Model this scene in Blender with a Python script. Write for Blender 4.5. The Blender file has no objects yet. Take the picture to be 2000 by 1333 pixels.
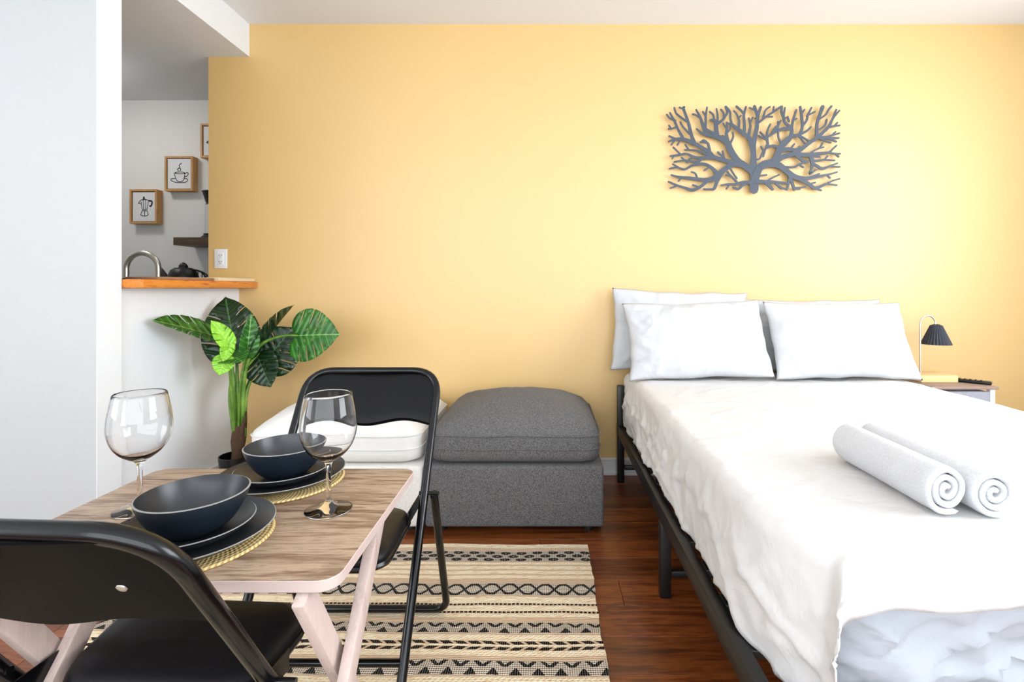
import bpy, bmesh, math, random
from mathutils import Vector, Matrix, noise, geometry
random.seed(7)
PI = math.pi
scene = bpy.context.scene
C = scene.collection

# ------------------------------------------------------------------ camera
# world: x right, y depth from the camera, z up, floor at z = 0
F_PX, CX, CY, CAM_Z = 985.0, 1065.0, 563.0, 1.034
cam_d = bpy.data.cameras.new('camera')
cam = bpy.data.objects.new('camera', cam_d); C.objects.link(cam)
cam.location = (0, 0, CAM_Z); cam.rotation_euler = (PI/2, 0, 0)
cam_d.sensor_fit = 'HORIZONTAL'; cam_d.sensor_width = 36.0
cam_d.lens = F_PX/2000.0*36.0
cam_d.shift_x = -(CX-1000.0)/2000.0
cam_d.shift_y = (CY-666.5)/2000.0
cam_d.clip_start = 0.02
scene.camera = cam

def P(px, py, d):
    """point at depth d that is seen at this place of the photograph"""
    return Vector(((px-CX)/F_PX*d, d, CAM_Z-(py-CY)/F_PX*d))

# ------------------------------------------------------------------ light
vs = scene.view_settings
vs.view_transform = 'Standard'; vs.look = 'None'; vs.gamma = 1.0
vs.use_curve_mapping = False
vs.exposure = 0.07
scene.cycles.use_denoising = True
scene.cycles.use_adaptive_sampling = True; scene.cycles.adaptive_threshold = 0.07
scene.cycles.max_bounces = 10; scene.cycles.diffuse_bounces = 3; scene.cycles.glossy_bounces = 2
scene.cycles.transmission_bounces = 8; scene.cycles.transparent_max_bounces = 12

w = bpy.data.worlds.new('daylight'); scene.world = w; w.use_nodes = True
wb = w.node_tree.nodes['Background']
wb.inputs[0].default_value = (0.86, 0.93, 1.0, 1); wb.inputs[1].default_value = 2.0

def area(name, loc, rot, sx, sy, power, col):
    l = bpy.data.lights.new(name, 'AREA'); l.shape = 'RECTANGLE'
    l.size = sx; l.size_y = sy; l.energy = power; l.color = col
    o = bpy.data.objects.new(name, l); C.objects.link(o)
    o.location = loc; o.rotation_euler = rot
    return o
# daylight entering by the two windows of the room (right wall, wall behind the camera)
area('window_daylight_right', (2.99, 0.75, 1.55), (0, PI/2, 0), 1.5, 1.85, 95, (0.93, 0.97, 1.0))
area('window_daylight_behind', (0.1, -1.69, 1.45), (PI/2, 0, 0), 4.6, 1.7, 98, (0.90, 0.955, 1.0))
area('window_daylight_left', (-3.69, -0.55, 1.45), (0, -PI/2, 0), 1.5, 2.0, 48, (0.95, 0.97, 1.0))  # unseen fill light, added to brighten the left side of the bed

# ------------------------------------------------------------------ material helpers
class NT:
    def __init__(s, name):
        s.m = bpy.data.materials.new(name); s.m.use_nodes = True
        s.t = s.m.node_tree; s.b = s.t.nodes['Principled BSDF']
    def n(s, typ, **kw):
        x = s.t.nodes.new(typ)
        for k, v in kw.items(): setattr(x, k, v)
        return x
    def link(s, a, b): s.t.links.new(a, b)
    def put(s, sock, v):
        if hasattr(v, 'is_linked') or isinstance(v, bpy.types.NodeSocket): s.t.links.new(v, sock)
        else: sock.default_value = v
    def math(s, op, a, b=None, c=None):
        x = s.n('ShaderNodeMath', operation=op)
        s.put(x.inputs[0], a)
        if b is not None: s.put(x.inputs[1], b)
        if c is not None: s.put(x.inputs[2], c)
        return x.outputs[0]
    def mix(s, f, a, b):
        x = s.n('ShaderNodeMix', data_type='RGBA')
        s.put(x.inputs[0], f)
        s.put(x.inputs[6], a if not isinstance(a, tuple) else (*a[:3], 1))
        s.put(x.inputs[7], b if not isinstance(b, tuple) else (*b[:3], 1))
        return x.outputs[2]
    def coord(s, which='Object', scale=None, rot=None):
        tc = s.n('ShaderNodeTexCoord').outputs[which]
        if scale is None and rot is None: return tc
        mp = s.n('ShaderNodeMapping'); s.link(tc, mp.inputs[0])
        if scale: mp.inputs['Scale'].default_value = scale
        if rot: mp.inputs['Rotation'].default_value = rot
        return mp.outputs[0]
    def noise(s, vec, scale, detail=3, rough=0.5, dist=0):
        x = s.n('ShaderNodeTexNoise'); s.link(vec, x.inputs['Vector'])
        x.inputs['Scale'].default_value = scale; x.inputs['Detail'].default_value = detail
        x.inputs['Roughness'].default_value = rough; x.inputs['Distortion'].default_value = dist
        return x.outputs['Fac']
    def ramp(s, f, stops, interp='LINEAR'):
        x = s.n('ShaderNodeValToRGB'); s.link(f, x.inputs[0]); cr = x.color_ramp
        cr.interpolation = interp
        while len(cr.elements) < len(stops): cr.elements.new(0.5)
        for e, (p, c) in zip(cr.elements, stops):
            e.position = p; e.color = (*c[:3], 1)
        return x.outputs[0]
    def bump(s, h, strength, dist=0.01):
        x = s.n('ShaderNodeBump'); s.link(h, x.inputs['Height'])
        x.inputs['Strength'].default_value = strength; x.inputs['Distance'].default_value = dist
        s.link(x.outputs[0], s.b.inputs['Normal'])
    def set(s, **kw):
        names = {'col': 'Base Color', 'rough': 'Roughness', 'metal': 'Metallic', 'spec': 'Specular IOR Level',
                 'sheen': 'Sheen Weight', 'coat': 'Coat Weight', 'coatr': 'Coat Roughness', 'trans': 'Transmission Weight', 'ior': 'IOR',
                 'sub': 'Subsurface Weight'}
        for k, v in kw.items():
            if k == 'col' and isinstance(v, tuple): v = (*v[:3], 1)
            s.put(s.b.inputs[names[k]], v)
        return s.m

def lin(r, g, b):
    f = lambda c: (c/12.92 if c <= 0.04045 else ((c+0.055)/1.055)**2.4)
    return (f(r/255), f(g/255), f(b/255))

def plain(name, col, rough=0.5, spec=0.5, metal=0.0, bump=None, coat=0.0, var=0.0):
    t = NT(name)
    if var or bump:
        co = t.coord('Object')
    c = col
    if var:
        f = t.noise(co, 6.0, 4)
        c = t.mix(f, tuple(v*(1-var) for v in col), tuple(min(1, v*(1+var)) for v in col))
    t.set(col=c, rough=rough, spec=spec, metal=metal, coat=coat)
    if bump:
        t.bump(t.noise(co, bump[0], 3), bump[1], bump[2])
    return t.m

def wood(name, cols, along='X', scale=1.0, rough=0.45, spec=0.4, rnd=0.0, bumps=0.15, fine=1.0):
    """grain running along one axis"""
    t = NT(name)
    sc = {'X': (0.10, 1, 1), 'Y': (1, 0.10, 1), 'Z': (1, 1, 0.10)}[along]
    sc = tuple(v*scale for v in sc)
    base = t.coord('Object', sc)
    if rnd:
        oi = t.n('ShaderNodeObjectInfo')
        off = t.n('ShaderNodeVectorMath', operation='MULTIPLY_ADD')
        cmb = t.n('ShaderNodeCombineXYZ')
        for i in range(3): t.link(t.math('MULTIPLY', oi.outputs['Random'], 37.0+11*i), cmb.inputs[i])
        off2 = t.n('ShaderNodeVectorMath', operation='ADD')
        t.link(base, off2.inputs[0]); t.link(cmb.outputs[0], off2.inputs[1]); base = off2.outputs[0]
    big = t.noise(base, 9.0, 4, 0.6, 1.2)
    fin = t.noise(base, 60.0*fine, 4, 0.65, 0.4)
    f = t.math('ADD', t.math('MULTIPLY', big, 0.6), t.math('MULTIPLY', fin, 0.4))
    n = len(cols)
    stops = [(0.33+0.34*i/(n-1), c) for i, c in enumerate(cols)]
    col = t.ramp(f, stops)
    if rnd:
        k = t.math('ADD', t.math('MULTIPLY', oi.outputs['Random'], rnd), 1-rnd/2)
        hs = t.n('ShaderNodeHueSaturation'); t.link(k, hs.inputs['Value']); t.link(col, hs.inputs['Color'])
        col = hs.outputs[0]
    t.set(col=col, rough=rough, spec=spec)
    t.bump(fin, bumps, 0.002)
    return t.m

def cloth(name, col, rough=0.9, wr=(14, 0.25, 0.02), weave=None, sheen=0.1, col2=None):
    t = NT(name); co = t.coord('Object')
    c = col
    if col2:
        f = t.noise(co, weave or 400, 2, 0.7)
        c = t.ramp(f, [(0.36, col), (0.64, col2)])
    t.set(col=c, rough=rough, spec=0.2, sheen=sheen)
    h = t.noise(co, wr[0], 5, 0.55, 0.8)
    if weave: h = t.math('ADD', h, t.math('MULTIPLY', t.noise(co, weave, 2), 0.35))
    t.bump(h, wr[1], wr[2])
    return t.m

# ------------------------------------------------------------------ mesh helpers
class MB:
    def __init__(s): s.v = []; s.f = []
    def add(s, vs_, fs):
        o = len(s.v); s.v += [Vector(v) for v in vs_]; s.f += [tuple(i+o for i in f) for f in fs]; return s
    def box(s, x0, x1, y0, y1, z0, z1, bev=0.0, seg=2):
        if bev:
            bm = bmesh.new(); bmesh.ops.create_cube(bm, size=1)
            for v in bm.verts:
                v.co = Vector(((x0+x1)/2+v.co.x*(x1-x0), (y0+y1)/2+v.co.y*(y1-y0), (z0+z1)/2+v.co.z*(z1-z0)))
            bmesh.ops.bevel(bm, geom=bm.edges[:], offset=bev, segments=seg, profile=0.5, affect='EDGES')
            bm.verts.index_update()
            s.add([v.co.copy() for v in bm.verts], [[v.index for v in f.verts] for f in bm.faces]); bm.free(); return s
        return s.add([(x0,y0,z0),(x1,y0,z0),(x1,y1,z0),(x0,y1,z0),(x0,y0,z1),(x1,y0,z1),(x1,y1,z1),(x0,y1,z1)],
                     [(0,3,2,1),(4,5,6,7),(0,1,5,4),(1,2,6,5),(2,3,7,6),(3,0,4,7)])
    def tube(s, pts, r, seg=12, caps=True, closed=False, flat=None):
        pts = [Vector(p) for p in pts]; n = len(pts)
        rs = r if isinstance(r, (list, tuple)) else [r]*n
        tang = []
        for i in range(n):
            a = pts[(i-1) % n] if (closed or i > 0) else pts[i]
            b = pts[(i+1) % n] if (closed or i < n-1) else pts[i]
            tang.append((b-a).normalized())
        up = Vector((0,0,1)) if abs(tang[0].z) < 0.9 else Vector((1,0,0))
        nrm = (up - tang[0]*up.dot(tang[0])).normalized()
        vs_, fs = [], []
        for i in range(n):
            if i: 
                q = tang[i-1].rotation_difference(tang[i]); nrm = (q @ nrm); nrm = (nrm - tang[i]*nrm.dot(tang[i])).normalized()
            bn = tang[i].cross(nrm)
            for k in range(seg):
                a = 2*PI*k/seg
                vs_.append(pts[i] + (nrm*math.cos(a)*(flat or 1.0) + bn*math.sin(a))*rs[i])
        m = n if closed else n-1
        for i in range(m):
            j = (i+1) % n
            for k in range(seg):
                k2 = (k+1) % seg
                fs.append((i*seg+k, i*seg+k2, j*seg+k2, j*seg+k))
        if caps and not closed:
            fs.append(tuple(range(seg-1, -1, -1))); fs.append(tuple((n-1)*seg+k for k in range(seg)))
        return s.add(vs_, fs)
    def lathe(s, prof, seg=48, c=(0,0,0), closed=False, fn=None):
        vs_, fs, rings = [], [], []
        for (r, z) in prof:
            if r < 1e-6:
                rings.append([len(vs_)]); vs_.append((c[0], c[1], c[2]+z))
            else:
                ring = []
                for k in range(seg):
                    a = 2*PI*k/seg; rr = r*(fn(a, z) if fn else 1)
                    ring.append(len(vs_)); vs_.append((c[0]+rr*math.cos(a), c[1]+rr*math.sin(a), c[2]+z))
                rings.append(ring)
        m = len(rings) if closed else len(rings)-1
        for i in range(m):
            A, B = rings[i], rings[(i+1) % len(rings)]
            for k in range(seg):
                k2 = (k+1) % seg
                if len(A) == 1 and len(B) == 1: continue
                if len(A) == 1: fs.append((A[0], B[k2], B[k]))
                elif len(B) == 1: fs.append((A[k], A[k2], B[0]))
                else: fs.append((A[k], A[k2], B[k2], B[k]))
        return s.add(vs_, fs)
    def grid(s, rows, wrap=False):
        nr, nc = len(rows), len(rows[0]); vs_ = [p for r in rows for p in r]; fs = []
        for i in range(nr-1):
            for j in range(nc if wrap else nc-1):
                j2 = (j+1) % nc
                fs.append((i*nc+j, i*nc+j2, (i+1)*nc+j2, (i+1)*nc+j))
        return s.add(vs_, fs)
    def prism(s, poly, mapf, t0, t1):
        """poly in 2d; mapf(u, v, t) -> point; between t0 and t1"""
        n = len(poly)
        vs_ = [mapf(u, v, t0) for u, v in poly] + [mapf(u, v, t1) for u, v in poly]
        fs = [tuple(range(n-1, -1, -1)), tuple(range(n, 2*n))]
        for i in range(n):
            j = (i+1) % n; fs.append((i, j, n+j, n+i))
        return s.add(vs_, fs)
    def stroke(s, pts, ws, mapf, t0, t1, cap=4):
        """tapered flat stroke with round ends"""
        pts = [Vector((p[0], p[1])) for p in pts]; n = len(pts); L, R = [], []
        for i in range(n):
            d = (pts[min(i+1, n-1)]-pts[max(i-1, 0)]); d = d.normalized() if d.length else Vector((1,0))
            nn = Vector((-d.y, d.x)); L.append(pts[i]+nn*ws[i]/2); R.append(pts[i]-nn*ws[i]/2)
        def arc(i, sgn):
            d = (pts[1]-pts[0]) if i == 0 else (pts[-1]-pts[-2]); d = d.normalized()*sgn; nn = Vector((-d.y, d.x)); o = []
            for k in range(1, cap):
                a = PI*k/cap; o.append(pts[i] + (nn*math.cos(a) + d*math.sin(a))*ws[i]/2)
            return o
        # quads along the body keep bends convex
        for i in range(n-1):
            s.prism([R[i], R[i+1], L[i+1], L[i]], mapf, t0, t1)
        s.prism([L[-1]] + arc(n-1, 1) + [R[-1]], mapf, t0, t1)
        s.prism([R[0]] + arc(0, -1) + [L[0]], mapf, t0, t1)
        return s
    def xf(s, m):
        s.v = [m @ v for v in s.v]; return s
    def mesh(s, name, mats, angle=40, off=None, fix=True):
        me = bpy.data.meshes.new(name)
        vv = [tuple(v - off) if off is not None else tuple(v) for v in s.v]
        me.from_pydata(vv, [], s.f); me.validate()
        if fix:
            bm = bmesh.new(); bm.from_mesh(me); bmesh.ops.recalc_face_normals(bm, faces=bm.faces[:]); bm.to_mesh(me); bm.free()
        if angle:
            me.polygons.foreach_set('use_smooth', [True]*len(me.polygons))
            me.set_sharp_from_angle(angle=math.radians(angle))
        for m in (mats if isinstance(mats, list) else [mats]): me.materials.append(m)
        me.update(); return me
    def build(s, name, mat, parent=None, angle=40, off=None, fix=True):
        if off is None and parent is not None and parent.get('_abs'): off = Vector(parent['_abs'])
        o = bpy.data.objects.new(name, s.mesh(name, mat, angle, off, fix)); C.objects.link(o)
        if parent is not None: o.parent = parent
        if parent is not None and parent.get('_abs'): pass
        return o

def tag(o, label=None, cat=None, group=None, kind=None):
    if label: o['label'] = label
    if cat: o['category'] = cat
    if group: o['group'] = group
    if kind: o['kind'] = kind
    return o
def thing(name, loc, label, cat, group=None, rotz=0.0):
    """empty at the base of a thing; its parts are built in local coordinates"""
    o = bpy.data.objects.new(name, None); C.objects.link(o); o.empty_display_size = 0.05
    o.location = loc; o.rotation_euler = (0, 0, rotz)
    return tag(o, label, cat, group)
def struct(name, mb, mat, label=None, angle=30):
    o = mb.build(name, mat, angle=angle); o['kind'] = 'structure'
    if label: o['label'] = label
    return o
def fillet(pts, r, n=6):
    pts = [Vector(p) for p in pts]; out = [pts[0]]
    for i in range(1, len(pts)-1):
        a, b, c = pts[i-1], pts[i], pts[i+1]
        u, v = (a-b).normalized(), (c-b).normalized(); ang = u.angle(v)
        t = min(r/math.tan(ang/2), (a-b).length*0.49, (c-b).length*0.49)
        p0, p1 = b+u*t, b+v*t
        for k in range(n+1):
            f = k/n; out.append(p0*(1-f)**2 + b*2*f*(1-f) + p1*f*f)
    out.append(pts[-1]); return out
def smooth(pts, n=6):
    pts = [Vector(p) for p in pts]; out = []
    for i in range(len(pts)-1):
        p0, p1, p2, p3 = pts[max(i-1,0)], pts[i], pts[i+1], pts[min(i+2,len(pts)-1)]
        for k in range(n):
            t = k/n
            out.append(0.5*((2*p1)+(p2-p0)*t+(2*p0-5*p1+4*p2-p3)*t*t+(3*p1-p0-3*p2+p3)*t**3))
    out.append(pts[-1]); return out
def copy_tree(o, parent=None):
    c = o.copy(); C.objects.link(c); c.parent = parent
    for ch in list(o.children): copy_tree(ch, c)
    return c
nz = lambda x, y, z=0.0: noise.noise(Vector((x, y, z)))

# ------------------------------------------------------------------ materials
def wall_mat(name, col, rough, spec, ior=1.5):
    t = NT(name); co = t.coord('Object')
    t.set(col=col, rough=rough, spec=spec, ior=ior)
    t.bump(t.noise(co, 130, 2), 0.06, 0.004); return t.m
m_yellow = wall_mat('yellow_paint', lin(221, 181, 109), 0.52, 1.0, 1.66)
m_white = wall_mat('white_paint', lin(240, 244, 249), 0.6, 0.35)
m_kitchen = wall_mat('kitchen_paint', lin(228, 229, 228), 0.6, 0.35)
m_grey_paint = wall_mat('pale_grey_paint', lin(193, 194, 193), 0.6, 0.35)
m_ceiling = wall_mat('ceiling_paint', lin(236, 239, 243), 0.8, 0.2)
m_trim = plain('trim_paint', lin(233, 233, 232), 0.35, 0.5)
m_floor = wood('floor_wood', [lin(52,22,8), lin(100,48,20), lin(140,76,34), lin(82,38,15)], 'X', 2.0, 0.30, 0.5, rnd=0.55, bumps=0.25)
m_subfloor = plain('subfloor', lin(24, 12, 7), 0.9)
m_bar = wood('bar_wood', [lin(150,70,14), lin(205,112,30), lin(225,140,50), lin(176,86,20)], 'Y', 3.0, 0.3, 0.5)
m_cream = plain('cream_wood', lin(226, 205, 170), 0.4, 0.5, var=0.08)
m_frame = wood('frame_wood', [lin(168,120,70), lin(198,150,96), lin(210,166,112)], 'Z', 5.0, 0.5)
m_canvas = plain('canvas', lin(225, 228, 232), 0.85, bump=(600, 0.1, 0.001))
m_ink = plain('ink', lin(22, 22, 24), 0.7)
m_shelf = wood('shelf_wood', [lin(62,48,36), lin(92,74,56), lin(74,58,44)], 'X', 3.0, 0.5)
m_chrome = plain('brushed_steel', lin(226, 222, 212), 0.3, metal=1.0)
m_black = plain('black_plastic', lin(16, 16, 17), 0.4, 0.5)
m_glossblack = plain('black_enamel', lin(7, 8, 10), 0.2, 0.4)
m_vinyl = NT('black_vinyl')
m_vinyl.set(col=lin(15, 15, 17), rough=0.42, spec=0.22); m_vinyl.bump(m_vinyl.noise(m_vinyl.coord('Object'), 500, 2), 0.12, 0.001); m_vinyl = m_vinyl.m
m_panel = plain('black_sheet_steel', lin(7, 7, 7), 0.45, 0.05)
m_rivet = plain('rivet_steel', lin(200, 200, 200), 0.25, metal=1.0)
m_rubber = plain('rubber', lin(20, 20, 20), 0.8)
m_table = wood('table_laminate', [lin(72,54,42), lin(140,114,93), lin(190,166,142), lin(112,88,70)], 'X', 2.6, 0.36, 0.5, bumps=0.1)
m_edge = plain('table_edge', lin(198, 178, 172), 0.5, 0.4, var=0.05)
m_legs = wood('table_leg', [lin(176,154,146), lin(200,180,172), lin(188,166,158)], 'Z', 2.0, 0.5)
m_stone = NT('dark_stoneware')
m_stone.set(col=lin(46, 48, 52), rough=0.33, spec=0.5); m_stone.bump(m_stone.noise(m_stone.coord('Object'), 160, 2), 0.04, 0.001); m_stone = m_stone.m
m_stoneout = plain('dark_blue_stoneware', lin(27, 36, 46), 0.36, 0.45)
t = NT('clear_glass'); tr = t.n('ShaderNodeBsdfTransparent'); gl = t.n('ShaderNodeBsdfGlossy'); gl.inputs['Roughness'].default_value = 0.01
lw_ = t.n('ShaderNodeLayerWeight'); lw_.inputs['Blend'].default_value = 0.5
t.link(t.ramp(lw_.outputs['Facing'], [(0.0, (0.985, 0.99, 0.99)), (0.75, (0.95, 0.955, 0.955)), (0.97, (0.50, 0.51, 0.52))]), tr.inputs['Color'])
mx = t.n('ShaderNodeMixShader')
t.link(t.math('MULTIPLY_ADD', t.math('POWER', lw_.outputs['Facing'], 5.0), 0.45, 0.035), mx.inputs[0]); t.link(tr.outputs[0], mx.inputs[1]); t.link(gl.outputs[0], mx.inputs[2])
rg = t.n('ShaderNodeBsdfGlass'); rg.inputs['IOR'].default_value = 1.33; rg.inputs['Roughness'].default_value = 0.0
mx2 = t.n('ShaderNodeMixShader'); mx2.inputs[0].default_value = 1.0; t.link(mx.outputs[0], mx2.inputs[1]); t.link(rg.outputs[0], mx2.inputs[2])
t.link(mx2.outputs[0], t.t.nodes['Material Output'].inputs[0]); m_glass = t.m
m_rim = plain('unglazed_rim', lin(150, 148, 144), 0.6)
t = NT('woven_straw'); co = t.coord('Object')
sep = t.n('ShaderNodeSeparateXYZ'); t.link(co, sep.inputs[0])
rr = t.math('SQRT', t.math('ADD', t.math('POWER', sep.outputs[0], 2.0), t.math('POWER', sep.outputs[1], 2.0)))
an = t.math('ARCTAN2', sep.outputs[1], sep.outputs[0])
wv = t.math('ADD', t.math('SINE', t.math('MULTIPLY', rr, 900.0)), t.math('SINE', t.math('ADD', t.math('MULTIPLY', an, 90.0), t.math('MULTIPLY', rr, 500.0))))
t.set(col=t.ramp(t.math('MULTIPLY_ADD', wv, 0.25, 0.5), [(0.05, lin(176,136,70)), (0.5, lin(236,206,140)), (1.0, lin(250,230,180))]), rough=0.7)
t.bump(wv, 0.3, 0.0015); m_straw = t.m
m_grey_tweed = cloth('grey_tweed', lin(58, 57, 58), 0.95, (9, 0.12, 0.01), 420, 0.05, lin(128, 126, 125))
m_white_tweed = cloth('white_linen', lin(214, 208, 200), 0.95, (9, 0.12, 0.01), 420, 0.05, lin(238, 234, 228))
m_white_cotton = cloth('white_cotton', lin(226, 224, 220), 0.9, (20, 0.25, 0.01), None)
m_sheet = cloth('white_sheet', lin(217, 215, 213), 0.88, (9, 0.30, 0.02), None)
m_fitted = cloth('fitted_sheet', lin(186, 190, 197), 0.9, (5, 0.4, 0.02), None)
m_pillow = cloth('pillow_cotton', lin(200, 201, 203), 0.9, (9, 0.35, 0.02), None)
m_towel = cloth('terry_towel', lin(200, 201, 204), 1.0, (30, 0.15, 0.006), 330, 0.1, lin(216, 216, 218))
m_bedmetal = plain('bed_steel', lin(20, 19, 19), 0.4, 0.5)
m_art = plain('slate_steel', lin(66, 74, 86), 0.45, 0.5)
m_nstop = wood('nightstand_top', [lin(128,104,92), lin(160,136,122), lin(146,120,106)], 'X', 3.0, 0.45)
m_drawer = cloth('grey_drawer_fabric', lin(132, 134, 142), 0.95, (30, 0.05, 0.003), 500, 0.0, lin(176, 178, 186))
m_shade = plain('pleated_shade', lin(38, 42, 52), 0.5, 0.4)
m_lampwood = plain('pale_wood', lin(232, 200, 140), 0.5, var=0.06)
m_soil = plain('trunk_bark', lin(84, 60, 40), 0.9, bump=(60, 0.8, 0.01), var=0.5)
m_stem = NT('petiole'); m_stem.set(col=m_stem.ramp(m_stem.noise(m_stem.coord('Object'), 18, 3), [(0.3, lin(62,110,24)), (0.7, lin(128,168,62))]), rough=0.4); m_stem = m_stem.m
m_outlet = plain('outlet_plastic', lin(236, 236, 238), 0.3, 0.5)
m_counter = plain('kitchen_counter', lin(150, 148, 144), 0.4)

def leaf_mat(name, dark, light, vein):
    t = NT(name); co = t.coord('Object'); sp = t.n('ShaderNodeSeparateXYZ'); t.link(co, sp.inputs[0])
    ax = t.math('ABSOLUTE', sp.outputs[0]); y = sp.outputs[1]
    mid = t.math('LESS_THAN', ax, 0.011)
    lat = t.math('FRACT', t.math('MULTIPLY', t.math('SUBTRACT', y, t.math('MULTIPLY', ax, 0.55)), 6.5))
    latm = t.math('LESS_THAN', t.math('ABSOLUTE', t.math('SUBTRACT', lat, 0.5)), 0.045)
    base = t.ramp(t.noise(co, 3.5, 4), [(0.3, dark), (0.7, light)])
    c = t.mix(t.math('MULTIPLY', latm, 0.45), base, vein); c = t.mix(t.math('MULTIPLY', mid, 0.8), c, vein)
    t.set(col=c, rough=0.32, spec=0.5)
    h = t.math('SINE', t.math('MULTIPLY', lat, 2*PI)); t.bump(h, 0.16, 0.03)
    return t.m
m_leaf_dark = leaf_mat('leaf_dark', lin(10,28,14), lin(26,60,26), lin(76,116,66))
m_leaf_mid = leaf_mat('leaf_mid', lin(22,74,20), lin(52,122,34), lin(130,176,90))
m_leaf_backlit = leaf_mat('leaf_lime', lin(110,186,30), lin(160,222,60), lin(190,232,110))  # bright lime carries the light shining through the leaf

# ------------------------------------------------------------------ the room
D = 2.80            # yellow wall
CEIL, KCEIL = 2.50, 2.32
floor = struct('floor', MB().box(-3.6, 2.9, -1.6, 3.46, -0.12, -0.004), m_subfloor)
random.seed(3)
pw, pl = 0.145, 1.22
plank_meshes = {}
row = 0; y = D
while y > -1.6:
    y0 = max(y-pw, -1.6); x = -3.6 - random.random()*pl
    while x < 2.9:
        xa, xb = max(x, -3.6), min(x+pl, 2.9)
        if xb-xa > 0.03:
            key = (round(xb-xa, 3), round(y-y0, 3))
            if key not in plank_meshes:
                L, W_ = xb-xa, y-y0
                plank_meshes[key] = MB().box(-L/2+.0006, L/2-.0006, -W_/2+.0007, W_/2-.0007, -0.006, 0.0, 0.0012, 1).mesh('plank', m_floor, 0)
            o = bpy.data.objects.new('plank', plank_meshes[key]); C.objects.link(o); o.parent = floor
            o.location = ((xa+xb)/2, (y+y0)/2, 0)
        x += pl
    y -= pw; row += 1

struct('wall_back', MB().box(-1.87, 3.02, D, D+0.12, -0.1, 2.6), m_yellow, 'yellow painted wall behind bed and ottomans')
struct('trim_1', MB().box(-1.682, -1.68, 1.89, 2.0, -0.1, 2.5), m_white, 'white corner of the pale grey wall')  # white face stands in for the light on the wall end
struct('wall_left', MB().box(-3.6, -1.682, 1.89, 2.0, -0.1, 2.5), m_grey_paint, 'pale grey wall ending in white corner beside the bar')
struct('wall_partition', MB().box(-1.84, -1.70, 2.0, D, -0.1, 1.033), m_white, 'white half wall below the wooden bar counter')
struct('wall_kitchen', MB().box(-3.72, -0.8, 3.45, 3.57, -0.1, 2.6), m_kitchen, 'grey kitchen wall with small framed pictures')
struct('wall_kitchen_side', MB().box(-0.9, -0.8, D+0.12, 3.45, -0.1, 2.6), m_grey_paint)
def wall_with_opening(axis, at, th, a0, a1, o0, o1, z0, z1):
    mb = MB()
    segs = [(a0, o0, -0.1, 2.6), (o1, a1, -0.1, 2.6), (o0, o1, -0.1, z0), (o0, o1, z1, 2.6)]
    for (p, q, za, zb) in segs:
        if axis == 'x': mb.box(at, at+th, p, q, za, zb)
        else: mb.box(p, q, at, at+th, za, zb)
    return mb
struct('wall_far_left', wall_with_opening('x', -3.72, 0.12, -1.72, 3.57, -1.55, 0.45, 0.70, 2.20), m_white)  # opening made for the added left fill
struct('wall_right', wall_with_opening('x', 2.9, 0.12, -1.72, D, -0.18, 1.68, 0.80, 2.30), m_white)
struct('wall_behind', wall_with_opening('y', -1.72, 0.12, -3.6, 2.9, -2.20, 2.40, 0.60, 2.30), m_white)
t = NT('window_glass'); tr = t.n('ShaderNodeBsdfTransparent'); gl = t.n('ShaderNodeBsdfGlossy'); gl.inputs['Roughness'].default_value = 0.02
mx = t.n('ShaderNodeMixShader'); mx.inputs[0].default_value = 0.05; t.link(tr.outputs[0], mx.inputs[1]); t.link(gl.outputs[0], mx.inputs[2])
t.link(mx.outputs[0], t.t.nodes['Material Output'].inputs[0]); m_pane = t.m
def window(n, axis, at, a0, a1, z0, z1):
    f = MB(); tk, dp = 0.05, 0.05
    def bx(p, q, za, zb, d0=0, d1=dp):
        if axis == 'x': f.box(at+d0, at+d1, p, q, za, zb, 0.004)
        else: f.box(p, q, at+d0, at+d1, za, zb, 0.004)
    bx(a0, a0+tk, z0, z1); bx(a1-tk, a1, z0, z1); bx(a0+tk, a1-tk, z0, z0+tk); bx(a0+tk, a1-tk, z1-tk, z1)
    mid = (z0+z1)/2; bx(a0+tk, a1-tk, mid-0.02, mid+0.02)
    o = f.build('window_%d' % n, m_trim); o['kind'] = 'structure'
    for za, zb in ((z0+tk, mid-0.02), (mid+0.02, z1-tk)):
        g = MB()
        if axis == 'x': g.box(at+0.02, at+0.026, a0+tk, a1-tk, za, zb)
        else: g.box(a0+tk, a1-tk, at+0.02, at+0.026, za, zb)
        p = g.build('pane', m_pane, o)
window(1, 'x', 2.92, -0.18, 1.68, 0.80, 2.30)
window(3, 'x', -3.67, -1.55, 0.45, 0.70, 2.20)  # made-up window, added for the fill light from the left
window(2, 'y', -1.68, -2.20, 2.40, 0.60, 2.30)
struct('ceiling', MB().box(-3.6, 2.9, -1.6, D, CEIL, CEIL+0.1), m_ceiling)
struct('ceiling_kitchen', MB().box(-3.6, -1.643, 2.0, D, KCEIL, CEIL).box(-3.6, -1.875, D, 3.45, KCEIL, CEIL).box(-1.68, -1.643, 1.2, 2.0, KCEIL, CEIL), m_ceiling,
       'lowered white kitchen ceiling ending in a beam')
def baseboard(name, axis, at, sgn, a0, a1, h, cap):
    mb = MB()
    def bx(d, za, zb):
        lo, hi = sorted((at, at+sgn*d))
        if axis == 'y': mb.box(a0, a1, lo, hi, za, zb, 0.002, 1)
        else: mb.box(lo, hi, a0, a1, za, zb, 0.002, 1)
    bx(0.012, 0.0, h-cap); bx(0.016, h-cap, h); bx(0.022, 0.0, 0.018)
    return struct(name, mb, m_trim)
baseboard('baseboard_back', 'y', D, -1, -1.675, 2.9, 0.092, 0.012)
baseboard('baseboard_left', 'x', -1.70, 1, 2.0, D-0.02, 0.125, 0.014)

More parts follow.
